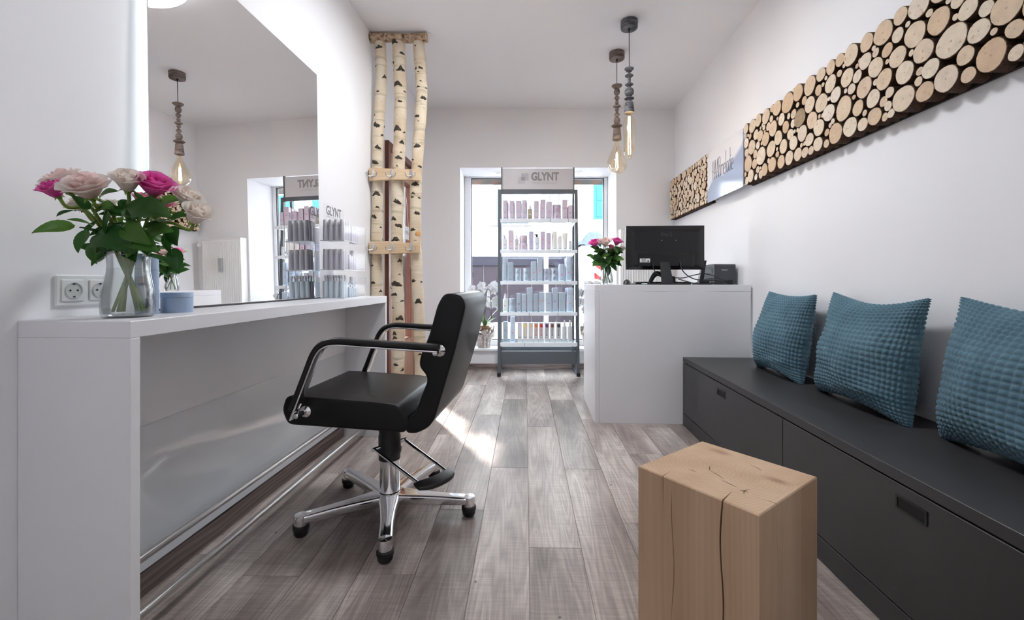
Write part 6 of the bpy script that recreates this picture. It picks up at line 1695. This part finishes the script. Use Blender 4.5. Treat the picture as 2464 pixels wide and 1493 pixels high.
# ================================================================== ORCHIDS ON THE WINDOW SILL
M_orch = plain('orchid_white', (0.84, 0.83, 0.86), 0.5); M_obark = plain('whitewashed_bark', (0.58, 0.52, 0.49), 0.85, noise=0.35, nscale=45, bumps=0.3)
M_oleaf = plain('orchid_leaf', (0.16, 0.30, 0.12), 0.4, noise=0.2, nscale=20); M_ostem = plain('orchid_stem', (0.10, 0.10, 0.06), 0.5); M_moss = plain('brown_moss', (0.22, 0.13, 0.06), 0.9, noise=0.4, nscale=80)
bl = MB()
for k in range(5):
    a0 = 2 * pi * k / 5 + pi / 2; wide = 0.62 if k in (1, 4) else 0.40
    def op_(u, v):
        s_ = 2 * v - 1; wd = wide * sin(pi * min(1.0, 0.06 + 0.94 * u ** 0.7)) ** 0.8
        x_, y_ = u, s_ * wd
        return (x_ * cos(a0) - y_ * sin(a0), -0.12 * u * u + 0.08 * s_ * s_, x_ * sin(a0) + y_ * cos(a0))
    bl.grid(op_, 5, 4)
bl_me = bl.mesh('blossom', M_orch, recalc=False, angle=80)
lip = MB().lathe([(0, -0.16), (0.12, -0.12), (0.15, -0.02), (0.05, 0.05)], 8, mat=Matrix.Rotation(pi / 2, 4, 'X') @ Matrix.Scale(-1, 4, (0, 0, 1))).mesh('lip', plain('orchid_lip', (0.75, 0.62, 0.30), 0.5), recalc=False)
def orchid(label, loc, seed, flip=1):
    r_ = random.Random(seed); t = thing('potted_orchid', label, 'orchid', loc, group='orchids on the window sill')
    MB().lathe([(0, 0), (0.060, 0), (0.066, 0.01), (0.088, 0.16), (0.080, 0.162), (0.074, 0.14), (0, 0.14)], 20).obj('pot', plain('pot_inside_dark', (0.16, 0.11, 0.08), 0.9), t)
    n = 13
    for k in range(n):
        a = 2 * pi * k / n; hw = 0.42 * 2 * pi / n * r_.uniform(0.9, 1.08); hh = r_.uniform(0.15, 0.175)
        sl_ = MB(); rings = []
        for z_, rr in ((0.0, 0.0645), (hh * 0.5, 0.079), (hh, 0.092)):
            rings.append([((rr + o_) * cos(a + s_ * hw), (rr + o_) * sin(a + s_ * hw), z_) for s_, o_ in ((-1, 0), (1, 0), (1, 0.006), (0, 0.009), (-1, 0.006))])
        sl_.loft(rings).obj('bark_strip', M_obark, t)
    for k in range(44):
        a = r_.uniform(0, 2 * pi); z_ = r_.uniform(0.13, 0.235); rr = 0.085 + 0.03 * r_.random()
        s_ = MC.get('chip')
        if s_ is None:
            s_ = MB().loft([[(p * 0.5, q * 0.12, -0.5) for p, q in rounded_rect(1, 1, 0.3, 1)], [(p * 0.8, q * 0.2, 0.1) for p, q in rounded_rect(1, 1, 0.3, 1)], [(p * 0.5 + 0.15, q * 0.1 + 0.12, 0.6) for p, q in rounded_rect(1, 1, 0.3, 1)]]).mesh('bark_chip', M_obark); MC['chip'] = s_
        link('bark_chip', s_, t, (rr * cos(a), rr * sin(a), z_), (r_.uniform(-.7, .7), r_.uniform(-.7, .7), a + pi / 2 + r_.uniform(-.6, .6)), r_.uniform(0.03, 0.05))
    MB().lathe([(0, 0.255), (0.04, 0.25), (0.075, 0.225), (0.082, 0.19)], 16).obj('moss', M_moss, t, recalc=False)
    for k, (a, L, up_) in enumerate(((0.1, 0.19, 0.24), (0.5, 0.15, 0.10), (pi - 0.2, 0.15, 0.14), (pi + 0.5, 0.11, 0.18), (1.9, 0.12, 0.16), (-0.6, 0.13, 0.05), (-1.4, 0.12, 0.09))):
        a *= flip
        def lf(u, v):
            s_ = 2 * v - 1; wd = 0.026 * sin(pi * min(1, 0.15 + 0.85 * u)) ** 0.6
            rr = L * u; z_ = 0.245 + up_ * u * 1.25 - 0.35 * up_ * u * u + abs(s_) * 0.008
            return (rr * cos(a) - s_ * wd * sin(a), rr * sin(a) + s_ * wd * cos(a), z_)
        MB().grid(lf, 10, 4).obj('leaf', M_oleaf, t, recalc=False)
    for (dx, top, dn, dy) in ((-0.10, 0.66, 0.50, -0.02), (0.07, 0.67, 0.33, -0.03)):
        dx *= flip
        P_ = smooth_path([(0.0, 0, 0.24), (dx * 0.15, dy * 0.3, 0.45), (dx * 0.4, dy, top - 0.02), (dx * 0.75, dy * 1.5, top), (dx * 1.05, dy * 2, top - 0.06), (dx * 1.2, dy * 2, dn)], 5)
        MB().tube(P_, 0.004, 8).obj('flower_stem', M_ostem, t)
    for k in range(26):
        px_, pz = r_.uniform(-0.15, 0.14) * flip, r_.uniform(0.44, 0.76)
        if abs(px_) < 0.02 and pz < 0.6: continue
        o_ = link('blossom', bl_me, t, (px_, r_.uniform(-0.03, 0.09), pz), (r_.uniform(-.4, .4), r_.uniform(-.5, .5), r_.uniform(-.9, .9)), r_.uniform(0.042, 0.058))
        link('lip', lip, o_, (0, -0.04, -0.05))
orchid('white orchid in a bark-clad pot on the sill behind the salon chair', (-0.318, 5.10, 0.235), 4, 1)
orchid('white orchid in a bark-clad pot on the sill, mostly behind the reception desk', (0.905, 5.10, 0.235), 9, 1)
